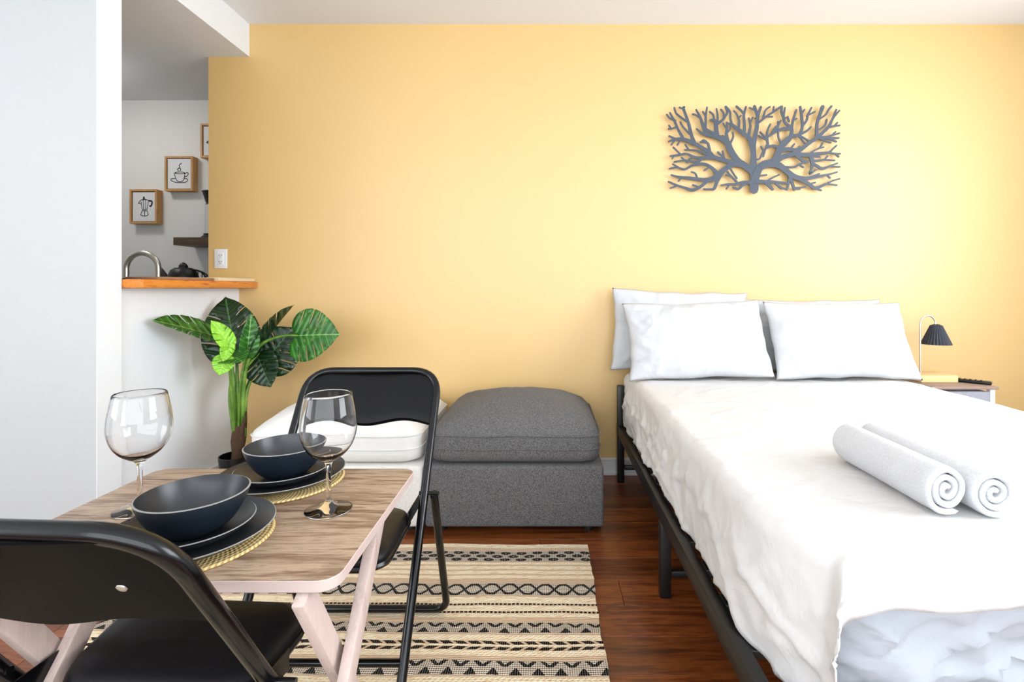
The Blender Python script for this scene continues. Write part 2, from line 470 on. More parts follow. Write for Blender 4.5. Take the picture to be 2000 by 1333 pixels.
# ------------------------------------------------------------------ bar counter and kitchen
bar = thing('bar_counter', (-1.72, 2.4, 1.034), 'orange wooden bar counter top resting on the white half wall', 'counter')
ofs = Vector((-1.72, 2.4, 1.034))
b = MB().box(-1.97, -1.597, 2.003, D-0.002, 1.034, 1.069, 0.004, 2).build('counter_top', m_bar, bar, off=ofs)
b2 = MB().box(-1.90, -1.610, 2.49, D-0.003, 1.069, 1.086, 0.002, 1).build('pale_strip', m_cream, bar, off=ofs)
b2['label'] = 'pale cream strip on top of the counter'
cb = MB().box(-1.80, -1.63, 2.16, 2.485, 1.0696, 1.083, 0.003)
tag(cb.build('chopping_board', wood('board_wood', [lin(130,92,66), lin(170,130,100)], 'Y', 4), None),
    'thin brown wooden board lying on the bar counter', 'cutting board')

kc = thing('kitchen_counter', (-2.75, 3.12, 0), 'kitchen base cabinet hidden behind the bar', 'counter')
ofs = Vector((-2.75, 3.12, 0))
MB().box(-3.55, -1.91, 2.85, 3.44, 0.10, 0.88, 0.003).box(-3.5, -1.95, 2.9, 3.44, 0.0, 0.10).build('cabinet_body', m_white, kc, off=ofs)
MB().box(-3.58, -1.90, 2.82, 3.445, 0.88, 0.92, 0.006).build('worktop', m_counter, kc, off=ofs)
# faucet: arched spout
fx0, fx1, fy = P(246, 545, 2.98).x, P(309, 545, 2.98).x, 2.98
ztop = P(280, 489, 2.98).z - 0.016; R = (fx1-fx0)/2; xc = (fx0+fx1)/2
fa = thing('kitchen_faucet', (fx1, fy, 0.92), 'arched steel kitchen faucet rising behind the bar counter', 'faucet')
ofs = Vector((fx1, fy, 0.92))
path = [(fx1, fy, 0.93), (fx1, fy, ztop-R)] + [(xc+R*math.cos(a), fy, ztop-R+R*math.sin(a)) for a in [PI*k/18 for k in range(1, 18)]] + [(fx0, fy, ztop-R), (fx0, fy, ztop-R-0.06)]
MB().tube(path, 0.0165, 16).build('spout', m_chrome, fa, off=ofs)
MB().tube([(fx0, fy, ztop-R-0.055), (fx0, fy, ztop-R-0.13)], [0.018, 0.021], 16).build('spray_head', m_black, fa, off=ofs)
MB().lathe([(0, 0), (0.034, 0), (0.034, 0.008), (0.024, 0.02), (0.022, 0.06), (0, 0.06)], 24, (fx1, fy, 0.92)).build('base', m_chrome, fa, off=ofs)
MB().tube([(fx1+0.02, fy, 0.965), (fx1+0.045, fy, 0.97), (fx1+0.06, fy-0.01, 1.0)], [0.009, 0.008, 0.006], 10).build('lever', m_chrome, fa, off=ofs)
# black kettle with pointed lid
kd = 3.10; kx = P(358, 540, kd).x
kt = thing('kettle', (kx, kd, 0.92), 'black kettle with pointed lid and curved handle behind the bar', 'kettle')
zk = P(358, 513, kd).z - 0.92
MB().lathe([(0, 0), (0.075, 0), (0.085, 0.02), (0.086, zk-0.14), (0.080, zk-0.085), (0.066, zk-0.048), (0.045, zk-0.034), (0, zk-0.03)], 32).build('body', m_black, kt)
MB().lathe([(0, zk-0.034), (0.026, zk-0.034), (0.024, zk-0.02), (0.014, zk-0.006), (0.005, zk), (0, zk)], 20).build('lid_knob', m_black, kt)
MB().tube(smooth([(-0.07, 0, zk-0.19), (-0.10, 0, zk-0.13), (-0.122, 0, zk-0.085), (-0.133, 0, zk-0.035)], 5), [0.026]*6+[0.024]*5+[0.021, 0.016, 0.011, 0.006, 0.004][:5], 14).build('spout', m_black, kt)
for i, (rx, rz) in enumerate(((0.115, 0.05), (0.150, 0.072))):
    MB().tube([(0.03+rx*math.sin(a)*0.9+0.0*i, 0.0, zk-0.042-rz*(1-math.cos(a))) for a in [PI*k/24 for k in range(0, 19)]], 0.0045, 8).build('handle_wire', m_black, kt)
for k in range(3):
    a = 0.09+0.026*k
    MB().tube([(a, 0, zk-0.055-0.012*k), (a-0.004, 0, zk-0.22)], 0.003, 6).build('wire', m_black, kt)
# shelf and french press
sz1, sz0 = P(338, 463.5, 3.25).z, P(338, 479, 3.25).z
shx = P(338, 470, 3.25).x
tag(MB().box(shx, -1.35, 3.25, 3.449, sz0, sz1, 0.003).build('floating_shelf', m_shelf), 'dark brown floating wooden shelf on the grey kitchen wall', 'shelf')
fpx = P(400, 460, 3.34).x + 0.045
fp = thing('coffee_press', (fpx, 3.34, sz1), 'black and glass coffee maker on the shelf, half hidden by the yellow wall', 'coffee maker')
zt_ = P(400, 374, 3.34).z - sz1
MB().lathe([(0, 0), (0.062, 0), (0.062, 0.006), (0.046, 0.02), (0.046, 0.03), (0, 0.03)], 28).build('base', m_black, fp)
MB().lathe([(0, 0.03), (0.036, 0.03), (0.038, 0.05), (0.036, zt_-0.085), (0, zt_-0.085)], 28).build('beaker', m_glass, fp)
MB().lathe([(0, zt_-0.085), (0.030, zt_-0.085), (0.052, zt_-0.012), (0.056, zt_-0.004), (0.052, zt_), (0, zt_)], 28).build('funnel', m_black, fp)
# framed drawings
def ribbon(mb, mapf, pts, wd, sm=5):
    q = smooth([(p[0], p[1], 0) for p in pts], sm); mb.stroke([(p.x, p.y) for p in q], [wd]*len(q), mapf, 0, 0.0006, 3)
def framed(x0, y0, x1, y1, label, art):
    yf, yb = 3.395, 3.449
    a, c = P(x0, y1, yf), P(x1, y0, yf); xl, xr, zl, zh = a.x, c.x, a.z, c.z
    root = thing('picture_frame', ((xl+xr)/2, yb, zl), label, 'picture', 'framed coffee drawings in the kitchen')
    ofs = Vector(root.location); tk = 0.013
    for (p, q, r_, s_) in ((xl, xl+tk, zl, zh), (xr-tk, xr, zl, zh)):
        MB().box(p, q, yf, yb, r_, s_, 0.001, 1).build('frame_side', m_frame, root, off=ofs)
    for (r_, s_) in ((zl, zl+tk), (zh-tk, zh)):
        MB().box(xl+tk, xr-tk, yf, yb, r_, s_, 0.001, 1).build('frame_side', m_frame, root, off=ofs)
    MB().box(xl+tk+0.004, xr-tk-0.004, yf+0.008, yb-0.002, zl+tk+0.004, zh-tk-0.004).build('canvas', m_canvas, root, off=ofs)
    MB().box(xl+tk, xr-tk, yb-0.012, yb-0.001, zl+tk, zh-tk).build('backing', m_ink, root, off=ofs)
    W_, H_ = xr-xl, zh-zl
    mp = lambda u, v, t_: Vector((xl+u*W_, yf+0.0078-t_, zl+v*H_))
    if art:
        mb = MB(); art(lambda pts, wd=0.02: ribbon(mb, mp, pts, wd)); mb.build('drawing', m_ink, root, off=ofs)
    return root
def art_moka(s_):
    s_([(.30,.60),(.38,.68),(.46,.70),(.62,.70),(.68,.66)]); s_([(.30,.60),(.40,.58)])
    s_([(.40,.64),(.42,.52),(.44,.42)]); s_([(.66,.64),(.64,.52),(.62,.42)]); s_([(.48,.69),(.49,.42)]); s_([(.57,.69),(.57,.42)])
    s_([(.44,.42),(.62,.42)]); s_([(.44,.38),(.62,.38)]); s_([(.44,.38),(.38,.26)]); s_([(.62,.38),(.66,.26)]); s_([(.53,.38),(.53,.24)])
    s_([(.38,.26),(.46,.23),(.58,.23),(.66,.26)]); s_([(.50,.74),(.50,.77)], .06); s_([(.44,.70),(.5,.735),(.58,.70)])
    s_([(.68,.67),(.78,.66),(.80,.60),(.76,.52),(.72,.52)], .05)
def art_cup(s_):
    s_([(.33,.52),(.36,.40),(.43,.29),(.52,.27),(.62,.29),(.68,.40),(.70,.52)]); s_([(.33,.52),(.45,.50),(.60,.50),(.70,.52)]); s_([(.33,.52),(.45,.545),(.60,.545),(.70,.52)])
    s_([(.69,.50),(.78,.53),(.82,.50),(.78,.44),(.68,.40)], .022); s_([(.36,.36),(.22,.35),(.22,.30),(.38,.25),(.52,.245),(.70,.25),(.80,.30),(.78,.35),(.68,.36)])
    s_([(.47,.58),(.44,.63),(.52,.68),(.50,.74),(.57,.80)], .025); s_([(.53,.58),(.55,.63),(.50,.67)], .025)
framed(252.5, 370, 306, 437, 'wood framed drawing of a stovetop coffee pot', art_moka)
framed(321, 305, 376, 373, 'wood framed drawing of a steaming coffee cup', art_cup)
framed(391, 241.5, 445, 308, 'wood framed picture cut off by the yellow wall edge', lambda s_: s_([(.2,.45),(.28,.5),(.26,.42),(.5,.4)], .03))
# outlet
oz0, oz1 = P(432, 524.5, D).z, P(432, 487, D).z; ox0, ox1 = P(420, 500, D).x, P(444.5, 500, D).x
ol = thing('wall_outlet', ((ox0+ox1)/2, D, oz0), 'white electrical outlet on the yellow wall above the bar', 'outlet')
ofs = Vector(ol.location)
MB().box(ox0, ox1, D-0.006, D-0.0003, oz0, oz1, 0.002).build('plate', m_outlet, ol, off=ofs)
xm = (ox0+ox1)/2; zm = (oz0+oz1)/2
MB().box(xm-0.016, xm+0.016, D-0.009, D-0.004, zm-0.033, zm+0.033, 0.002).build('receptacle', m_outlet, ol, off=ofs)
for zc in (zm+0.018, zm-0.018):
    for dx in (-0.006, 0.006):
        MB().box(xm+dx-0.0011, xm+dx+0.0011, D-0.0096, D-0.0085, zc-0.002, zc+0.006).build('slot', m_ink, ol, off=ofs)
    MB().box(xm-0.002, xm+0.002, D-0.0096, D-0.0085, zc-0.010, zc-0.006).build('slot', m_ink, ol, off=ofs)
# kitchen ceiling lamp (lights the kitchen, above the frame)
kl = thing('ceiling_lamp', (-2.75, 2.75, KCEIL), 'round white kitchen ceiling lamp', 'lamp')
MB().lathe([(0, 0), (0.15, 0), (0.15, -0.02), (0, -0.02)], 32).build('lamp_base', m_trim, kl)
t = NT('lamp_glow'); t.set(col=(0.9, 0.9, 0.9)); t.b.inputs['Emission Color'].default_value = (1, 0.96, 0.9, 1); t.b.inputs['Emission Strength'].default_value = 23.0
MB().lathe([(0.14, -0.02), (0.135, -0.05), (0.10, -0.075), (0, -0.085)], 32).build('lamp_glass', t.m, kl)

# ------------------------------------------------------------------ wall art
ART = """1015 950 75,1018 860 72,1010 700 56,1010 600 48,1010 500 40,1030 380 36,1045 300 34,1052 200 28,1085 100 20
1048 190 22,1035 140 24,1020 95 26;1020 130 16,970 108 14;1060 262 20,1100 230 20,1150 190 18,1215 150 18,1290 98 18;1150 200 14,1205 200 12
1108 218 18,1125 150 16,1145 120 14,1178 98 14;1212 150 14,1218 98 12
1005 580 40,985 480 38,965 420 36,890 360 34,830 315 30,785 280 24,745 268 16;912 385 28,918 300 24,910 200 22,915 160 20,932 98 16;912 170 20,870 125 18,835 96 22
855 335 22,862 260 20,855 215 18,835 170 14,808 140 12;856 215 14,880 188 12;790 285 20,772 220 18,768 150 18,725 98 20
955 430 24,968 350 22,978 290 18,960 215 14;974 270 14,1002 208 12
1000 760 66,960 730 60,900 690 56,850 655 54,800 590 54,765 530 56,740 470 54,690 430 46,630 405 40,540 385 30,480 370 20,425 325 14
635 410 40,625 330 38,622 270 34,610 238 28,565 232 14;640 270 26,690 235 22,722 190 20,740 150 18,720 98 16;605 235 18,595 180 16,558 148 14
640 250 18,640 180 16,628 118 14;705 205 16,700 160 14,675 125 14;540 390 30,512 330 40,480 260 26,460 200 20,420 128 14;512 320 26,518 250 20,518 190 18,532 104 14
452 205 18,420 185 14,385 172 14;518 195 14,488 148 12;742 450 34,732 380 26,738 300 16,735 258 12;772 470 20,800 410 16,795 362 12;735 420 18,690 395 12;725 310 12,698 268 12;745 360 14,770 320 12,770 270 12;600 370 22,535 335 18
900 690 50,830 680 46,750 660 38,680 640 36,600 615 36,555 565 34,480 520 32,400 475 34,300 435 30,210 430 22,138 455 14;225 436 18,140 398 14;250 452 14,228 490 12;195 450 14,165 488 12
405 480 34,375 400 28,355 320 26,330 230 24,305 160 22,288 110 22,300 100 14;325 250 18,270 210 16,215 165 16,195 108 12;285 118 14,248 104 12;355 380 16,300 320 14,275 290 14,258 255 12;345 330 14,358 288 12
285 420 24,235 330 20,200 250 20,150 160 14;205 310 14,170 322 14,138 325 12;205 240 18,150 215 16,118 178 12;160 318 12,140 290 10
560 570 26,548 500 22,530 470 18,465 458 14;548 480 16,500 440 14,468 460 12
600 620 34,540 620 30,470 625 28,400 615 22,320 582 18,250 592 18,155 605 14;255 582 14,185 515 12;190 602 12,175 630 10;560 600 24,480 570 18,420 548 16,305 540 12;345 540 12,308 488 12
480 630 26,430 665 22,340 652 16,270 652 14,195 665 12;330 672 14,270 620 10;410 620 14,350 632 10;750 665 20,715 640 16,692 555 12;705 615 14,670 590 18,645 565 18
880 690 50,810 690 44,750 715 44,690 760 46,640 815 60,590 840 46,520 850 34,430 842 28,350 832 28,240 820 20,165 800 12
645 800 44,600 745 30,540 700 26,480 685 24,430 690 22,370 705 20,300 742 18,220 722 16,145 735 12;240 722 12,180 688 10;550 720 16,505 750 12;430 832 18,412 785 14,372 768 12;260 838 12,240 862 10
545 850 30,465 920 26,380 955 28,300 930 20,220 905 18,135 868 14;220 912 14,155 935 12;435 918 14,385 902 12;645 830 46,628 880 30,605 940 26,560 948 18,500 945 16
1000 878 34,930 875 28,880 880 26,820 895 20,750 895 18,680 905 12;765 892 14,732 942 12;925 888 26,890 910 24,850 945 22,800 925 14;835 870 20,780 815 16,728 798 12;820 850 16,770 800 14,740 765 10;838 835 12,800 780 10,775 738 10
1025 840 66,1065 735 62,1120 690 62,1180 675 60,1235 640 56,1260 580 54,1280 530 50,1330 480 38,1380 430 34,1400 370 30,1398 310 26,1340 268 22,1320 210 18,1332 108 14
1300 96 20,1298 150 20,1315 200 18,1340 215 16;1275 520 34,1330 440 22,1385 400 18;1405 310 20,1418 230 18,1450 130 12;1412 240 14,1452 220 12;1375 250 14,1360 200 12;1390 325 30,1330 322 26,1270 338 26,1225 360 24,1160 402 20
1160 500 20,1150 430 20,1152 350 16,1182 278 12;1235 345 26,1262 290 18,1290 240 12;1205 360 18,1238 300 12;1150 435 14,1110 390 12,1078 358 10;1145 440 12,1062 395 10
1255 510 26,1200 500 22,1145 520 18,1105 560 16,1075 630 14,1040 640 12;1105 540 12,1088 508 10;1110 610 12,1145 490 12;1262 250 14,1262 340 14,1268 420 12,1295 470 10
1400 395 30,1450 395 28,1500 375 24,1560 345 18,1600 305 14;1490 380 24,1512 300 22,1505 200 22,1490 98 18;1512 295 20,1555 240 18,1570 180 16,1605 108 12;1560 190 14,1640 148 12;1508 165 14,1532 128 12;1478 400 12,1535 470 10;1490 395 12,1570 445 10
1275 555 44,1360 535 34,1450 545 28,1480 510 16;1385 535 18,1430 480 12
1235 660 52,1300 620 44,1380 595 38,1450 570 36,1520 520 32,1600 455 32,1660 420 32,1720 365 26,1785 300 24,1830 210 18,1892 138 12
1660 425 26,1660 330 26,1665 260 24,1695 170 26,1720 98 30;1690 222 16,1750 180 16,1780 130 16,1810 94 18;1678 335 14,1745 290 14,1762 230 12;1825 215 14,1860 128 12;1788 308 16,1840 296 14,1896 290 10;1840 298 10,1870 262 10
1700 410 22,1760 408 18,1820 390 14,1892 370 10;1820 390 10,1850 358 10;1720 420 22,1800 420 20,1885 420 12;1780 425 16,1860 456 12;1695 425 18,1750 450 14,1802 466 12
1440 585 36,1520 592 36,1600 590 32,1680 580 26,1780 568 20,1825 530 14,1862 498 10;1785 570 18,1840 580 16,1900 582 12;1850 582 12,1885 612 10;1575 585 16,1640 545 14,1690 520 14,1720 470 12;1690 522 12,1728 515 10;1570 600 18,1690 612 12
1590 600 34,1610 640 34,1615 680 28,1660 705 24,1720 735 22,1800 705 16,1870 680 12;1790 712 14,1895 716 12;1620 655 20,1680 650 16,1735 640 14,1770 605 10;1735 642 14,1842 650 10;1615 680 24,1605 740 20,1590 790 16,1650 745 10
1450 600 26,1500 640 24,1545 665 24,1575 652 14;1535 668 18,1480 690 18,1420 720 16,1310 712 12;1475 692 10,1522 720 8
1110 700 60,1180 685 60,1260 695 56,1330 745 48,1400 800 46,1460 825 38,1540 835 32,1650 820 26,1780 795 16,1868 770 10;1635 805 14,1685 788 10;1765 800 12,1795 830 10
1395 805 44,1450 830 34,1540 870 32,1600 910 30,1645 935 28,1740 900 20,1820 860 14,1892 840 12;1770 892 14,1865 905 12;1640 935 20,1705 958 14;1590 890 12,1642 878 10
1385 820 34,1410 890 24,1430 950 22;1420 935 16,1490 930 14,1545 922 12;1430 942 14,1485 945 10;1372 850 20,1368 900 16,1352 950 16
1045 868 36,1120 870 30,1230 872 24,1300 880 20,1370 886 16;1130 875 32,1170 910 28,1205 948 22;1235 880 22,1290 930 18,1350 945 14;1068 808 14,1142 800 12;1150 860 16,1210 825 12,1272 798 10"""
ad = 2.772; k_ = 0.19/F_PX*ad
aroot = thing('tree_wall_art', (P(1471, 374, ad).x, D, P(1471, 374, ad).z), 'dark metal cutout of a branching tree on the yellow wall', 'wall art')
mb = MB(); j = 0
for ln in ART.split('\n'):
    for br in ln.split(';'):
        pts = [tuple(float(c) for c in q.split()) for q in br.split(',')]
        uv = [(P(1280+0.19*a, 190+0.19*b_, ad).x, P(1280+0.19*a, 190+0.19*b_, ad).z) for a, b_, _ in pts]
        q = smooth([(u, v, max(pts[i][2]*1.22, 17)*k_) for i, (u, v) in enumerate(uv)], 4) if len(uv) > 2 else [Vector((u, v, max(pts[i][2]*1.22, 17)*k_)) for i, (u, v) in enumerate(uv)]
        e = j*0.000016
        mb.stroke([(p.x, p.y) for p in q], [p.z for p in q], lambda u, v, t_: Vector((u, t_, v)), ad-e, ad+0.003+e, 4); j += 1
mb.build('branches', m_art, aroot, off=Vector(aroot.location), angle=30)
for (zx, zy) in ((640, 815), (1400, 800), (400, 475), (1660, 420), (1050, 200)):
    p = P(1280+0.19*zx, 190+0.19*zy, ad)
    MB().tube([(p.x, ad+0.002, p.z), (p.x, D-0.0005, p.z)], 0.004, 10).build('standoff', m_art, aroot, off=Vector(aroot.location))

# ------------------------------------------------------------------ ottomans
def rrect(hx, hy, n=8, e=0.07, seg=48):
    """points round a rounded rectangle, corner radius e"""
    e = min(e, hx*0.95, hy*0.95); out = []
    q = seg//4
    for c, (sx, sy) in enumerate(((1,1),(-1,1),(-1,-1),(1,-1))):
        for k in range(q):
            a = PI/2*(c + k/(q-1)); out.append((sx*(hx-e)+e*math.cos(a), sy*(hy-e)+e*math.sin(a)))
    # insert points along the straight sides
    res = []
    for i in range(len(out)):
        a, b_ = out[i], out[(i+1) % len(out)]; res.append(a)
        if i % q == q-1:
            m = 14
            for k in range(1, m): res.append((a[0]+(b_[0]-a[0])*k/m, a[1]+(b_[1]-a[1])*k/m))
    return res
def ottoman(x0, x1, y0, y1, name, label, mbase, mcush, seed):
    cx_, cy_ = (x0+x1)/2, (y0+y1)/2
    root = thing(name, (cx_, cy_, 0), label, 'ottoman', 'ottomans against the yellow wall')
    hx, hy = (x1-x0)/2, (y1-y0)/2
    MB().box(-hx, hx, -hy, hy, 0.028, 0.285, 0.014, 3).build('base', mbase, root)
    for sx in (-1, 1):
        for sy in (-1, 1):
            MB().lathe([(0, 0.0), (0.025, 0), (0.025, 0.03), (0, 0.03)], 16, (sx*(hx-0.06), sy*(hy-0.06), 0)).build('foot', m_black, root)
    prof = [(0.30, .286), (0.12, .286), (0.03, .289), (0.004, .305), (0.0, .33), (0.0, .352), (0.0, .38), (0.0, .405), (0.006, .418), (0.035, .452), (0.08, .485), (0.13, .510), (0.19, .528), (0.25, .538), (0.31, .542)]
    rows = []
    for ins, z in prof:
        r = rrect(hx-0.012-ins, hy-0.012-ins, e=max(0.055, 0.06+ins*0.3))
        row = []
        for (px_, py_) in r:
            dz = nz(px_*9+seed, py_*9, z*6)*0.006 + nz(px_*26+seed, py_*26, z*10)*0.0022
            side = 0.35 if ins < 0.03 else 0.0
            pk = 0
            if .40 < z < .53:   # gathers running up from the upper piping
                ang = px_*38+py_*38
                pk = 0.004*math.sin(ang+3*nz(px_*3, py_*3, seed))*max(0, 1-abs(z-.445)/.06)
            row.append(Vector((px_*(1+side*dz*0.6), py_*(1+side*dz*0.6)-pk*(1 if py_ < 0 else 0), z + (0 if z < .29 else dz*(1 if ins > 0.02 else .25)) + pk)))
        rows.append(row)
    cmb = MB().grid(rows, wrap=True)
    n = len(rows[0]); cmb.f.append(tuple(range(n-1, -1, -1))); cmb.f.append(tuple(len(cmb.v)-n+i for i in range(n)))
    cu = cmb.build('cushion', mcush, root, angle=60)
    for z in (.352, .408):
        r = rrect(hx-0.010, hy-0.010, e=0.06)
        MB().tube([(a, b_, z+0.004*nz(a*5+seed, b_*5)) for a, b_ in r], 0.0032, 6, closed=True).build('piping', mcush, cu)
    return root
ottoman(-0.505, 0.246, 2.115, 2.775, 'grey_ottoman', 'dark grey tweed ottoman with thick cushion beside the bed', m_grey_tweed, m_grey_tweed, 1.0)
ottoman(-1.275, -0.520, 2.115, 2.775, 'white_ottoman', 'white fabric ottoman with white cushion between plant and grey ottoman', m_white_tweed, m_white_cotton, 9.0)

# ------------------------------------------------------------------ rug
t = NT('woven_rug'); co = t.coord('Object'); sp = t.n('ShaderNodeSeparateXYZ'); t.link(co, sp.inputs[0])
X = sp.outputs[0]
wob = t.math('MULTIPLY', t.math('SUBTRACT', t.noise(co, 4.0, 2), 0.5), 0.022)
wob2 = t.math('MULTIPLY', t.math('SUBTRACT', t.noise(co, 55.0, 2), 0.5), 0.005)
V0 = t.math('ADD', t.math('ADD', t.math('SUBTRACT', 2.017, sp.outputs[1]), wob), t.math('ADD', wob2, t.math('MULTIPLY', X, -0.010)))
V = t.math('MODULO', V0, 0.70)
g = lambda a, b_: t.math('GREATER_THAN', a, b_)
l = lambda a, b_: t.math('LESS_THAN', a, b_)
mul = lambda *a: a[0] if len(a) == 1 else t.math('MULTIPLY', a[0], mul(*a[1:]))
mx_ = lambda *a: a[0] if len(a) == 1 else t.math('MAXIMUM', a[0], mx_(*a[1:]))
sub = lambda a, b_: t.math('SUBTRACT', a, b_)
ab = lambda a: t.math('ABSOLUTE', a)
fr_ = lambda a: t.math('FRACT', a)
band = lambda a, b_: mul(g(V, a), l(V, b_))
per = 0.061
# dotted band
vb = t.math('DIVIDE', sub(V, 0.056), 0.0235); rw = t.math('FLOOR', vb)
uu = sub(fr_(t.math('ADD', t.math('DIVIDE', X, per), t.math('MULTIPLY', t.math('MODULO', rw, 2.0), 0.5))), 0.5); vv = sub(fr_(vb), 0.5)
e_ = t.math('ADD', t.math('POWER', t.math('MULTIPLY', uu, 3.1), 2.0), t.math('POWER', t.math('MULTIPLY', vv, 2.3), 2.0))
dots = mul(band(0.056, 0.1265), l(e_, 1.0))
dots = mul(dots, t.math('SUBTRACT', 1.0, l(e_, 0.035)))
# diamonds
tri = ab(sub(t.math('MULTIPLY', fr_(t.math('DIVIDE', X, per)), 2.0), 1.0))
vn = ab(t.math('DIVIDE', sub(V, 0.303), 0.030))
rnd_ = t.math('SINE', t.math('MULTIPLY', tri, PI/2))
diam = mul(band(0.272, 0.335), l(ab(sub(vn, rnd_)), 0.26))
# dashed lines
def dash(v0, h=0.0042, p=0.0135, duty=0.72): return mul(band(v0-h, v0+h), l(fr_(t.math('DIVIDE', X, p)), duty))
dsh = mx_(dash(0.385), dash(0.423))
# triangle bands
def tris(a, b_, ph=0.0):
    vn_ = t.math('DIVIDE', sub(V, a), b_-a); q = ab(sub(t.math('MULTIPLY', fr_(t.math('ADD', t.math('DIVIDE', X, per), ph)), 2.0), 1.0))
    up = mul(l(vn_, 0.42), l(ab(sub(q, t.math('MULTIPLY', sub(0.42, vn_), 1.5))), 0.24))
    dn = mul(g(vn_, 0.50), l(sub(1.0, q), t.math('MULTIPLY', sub(vn_, 0.42), 1.0)))
    return mul(band(a, b_), mx_(up, dn))
trb = mx_(tris(0.476, 0.518), tris(0.632, 0.682, 0.3))
# arrow band
sk = t.math('MULTIPLY', ab(sub(V, 0.571)), 1.2)
ar = fr_(t.math('DIVIDE', t.math('ADD', X, sk), 0.041))
arrow = mul(mx_(band(0.553, 0.566), band(0.576, 0.589)), l(ar, 0.72))
black = mx_(dots, diam, dsh, trb, arrow)
# warp threads cutting the dark areas, and fine dotted weave of the patterned bands
thread = l(fr_(t.math('DIVIDE', X, 0.0062)), 0.12)
wefts = mul(g(fr_(t.math('DIVIDE', X, 0.0062)), 0.35), g(fr_(t.math('DIVIDE', V, 0.0068)), 0.42))
pband = mx_(band(0.054, 0.128), band(0.270, 0.337), band(0.474, 0.520), band(0.630, 0.684))
straw, gold = lin(244,224,190), lin(220,176,122)
jn = t.noise(t.coord('Object', (40, 160, 1)), 1.0, 4, 0.6)
tan_c = t.mix(jn, lin(190,158,128), lin(228,202,172))
straw_c = t.ramp(t.noise(t.coord('Object', (30, 120, 1)), 1.0, 4, 0.65), [(0.30, gold), (0.46, straw), (0.72, lin(253,243,216))])
sband = mx_(band(0.0, 0.030), band(0.135, 0.150), band(0.160, 0.180), band(0.190, 0.210), band(0.220, 0.238), band(0.346, 0.380), band(0.392, 0.418), band(0.430, 0.448), band(0.528, 0.552), band(0.566, 0.576), band(0.590, 0.612), band(0.690, 0.70))
c = t.mix(sband, tan_c, straw_c)
pale = t.mix(t.math('MULTIPLY', wefts, 0.85), lin(218, 204, 184), lin(30, 29, 30))
c = t.mix(pband, c, pale)
c = t.mix(mul(black, sub(1.0, mul(thread, 0.5))), c, lin(18, 18, 20))
t.set(col=c, rough=0.95, spec=0.1)
twist = t.math('SINE', t.math('MULTIPLY', t.math('ADD', X, t.math('MULTIPLY', V, 1.4)), 420.0))
hgt = t.math('ADD', t.math('ADD', mul(sband, t.math('ADD', 0.6, t.math('MULTIPLY', twist, 0.4))), t.math('MULTIPLY', t.math('SINE', t.math('DIVIDE', V, 0.0011)), 0.25)), t.math('MULTIPLY', black, 0.4))
t.bump(hgt, 0.6, 0.004); m_rug = t.m
rows = []; NXr, NYr = 120, 150
for i in range(NYr+1):
    v = i/NYr; y = 2.017 - v*2.40; row = []
    for k in range(NXr+1):
        u = k/NXr; x = -1.365 + u*1.533
        xx = x + (0.008*nz(y*7, 3.1) + 0.004*nz(y*30, 1.0))*(1 if u in (0.0, 1.0) else u)
        yy = y + (0.010*nz(x*3, 8.8) if i == 0 else 0)
        zz = 0.0085 + 0.0012*nz(x*6, y*6) + (0.004*max(0, nz(x*4+2, 5.0)) if i < 3 else 0)
        row.append(Vector((xx, yy, zz)))
    rows.append(row)
rugm = MB().grid(rows)
# skirt and underside so that the rug has thickness
edge = [Vector((p.x, p.y, 0.0005)) for p in rows[0]]; 
loop = rows[0] + [r[-1] for r in rows[1:]] + rows[-1][::-1][1:] + [r[0] for r in rows[::-1]][1:-1]
low = [Vector((p.x, p.y, 0.0006)) for p in loop]
rugm.grid([loop+[loop[0]], low+[low[0]]])
rugm.f.append(tuple(range(len(rugm.v)-len(loop)-1, len(rugm.v)-1)))
tag(rugm.build('woven_rug', m_rug, angle=50), 'woven jute rug with black geometric stripes under table and chairs', 'rug')
FZ = 0.0105   # top of the rug, where the furniture on it stands

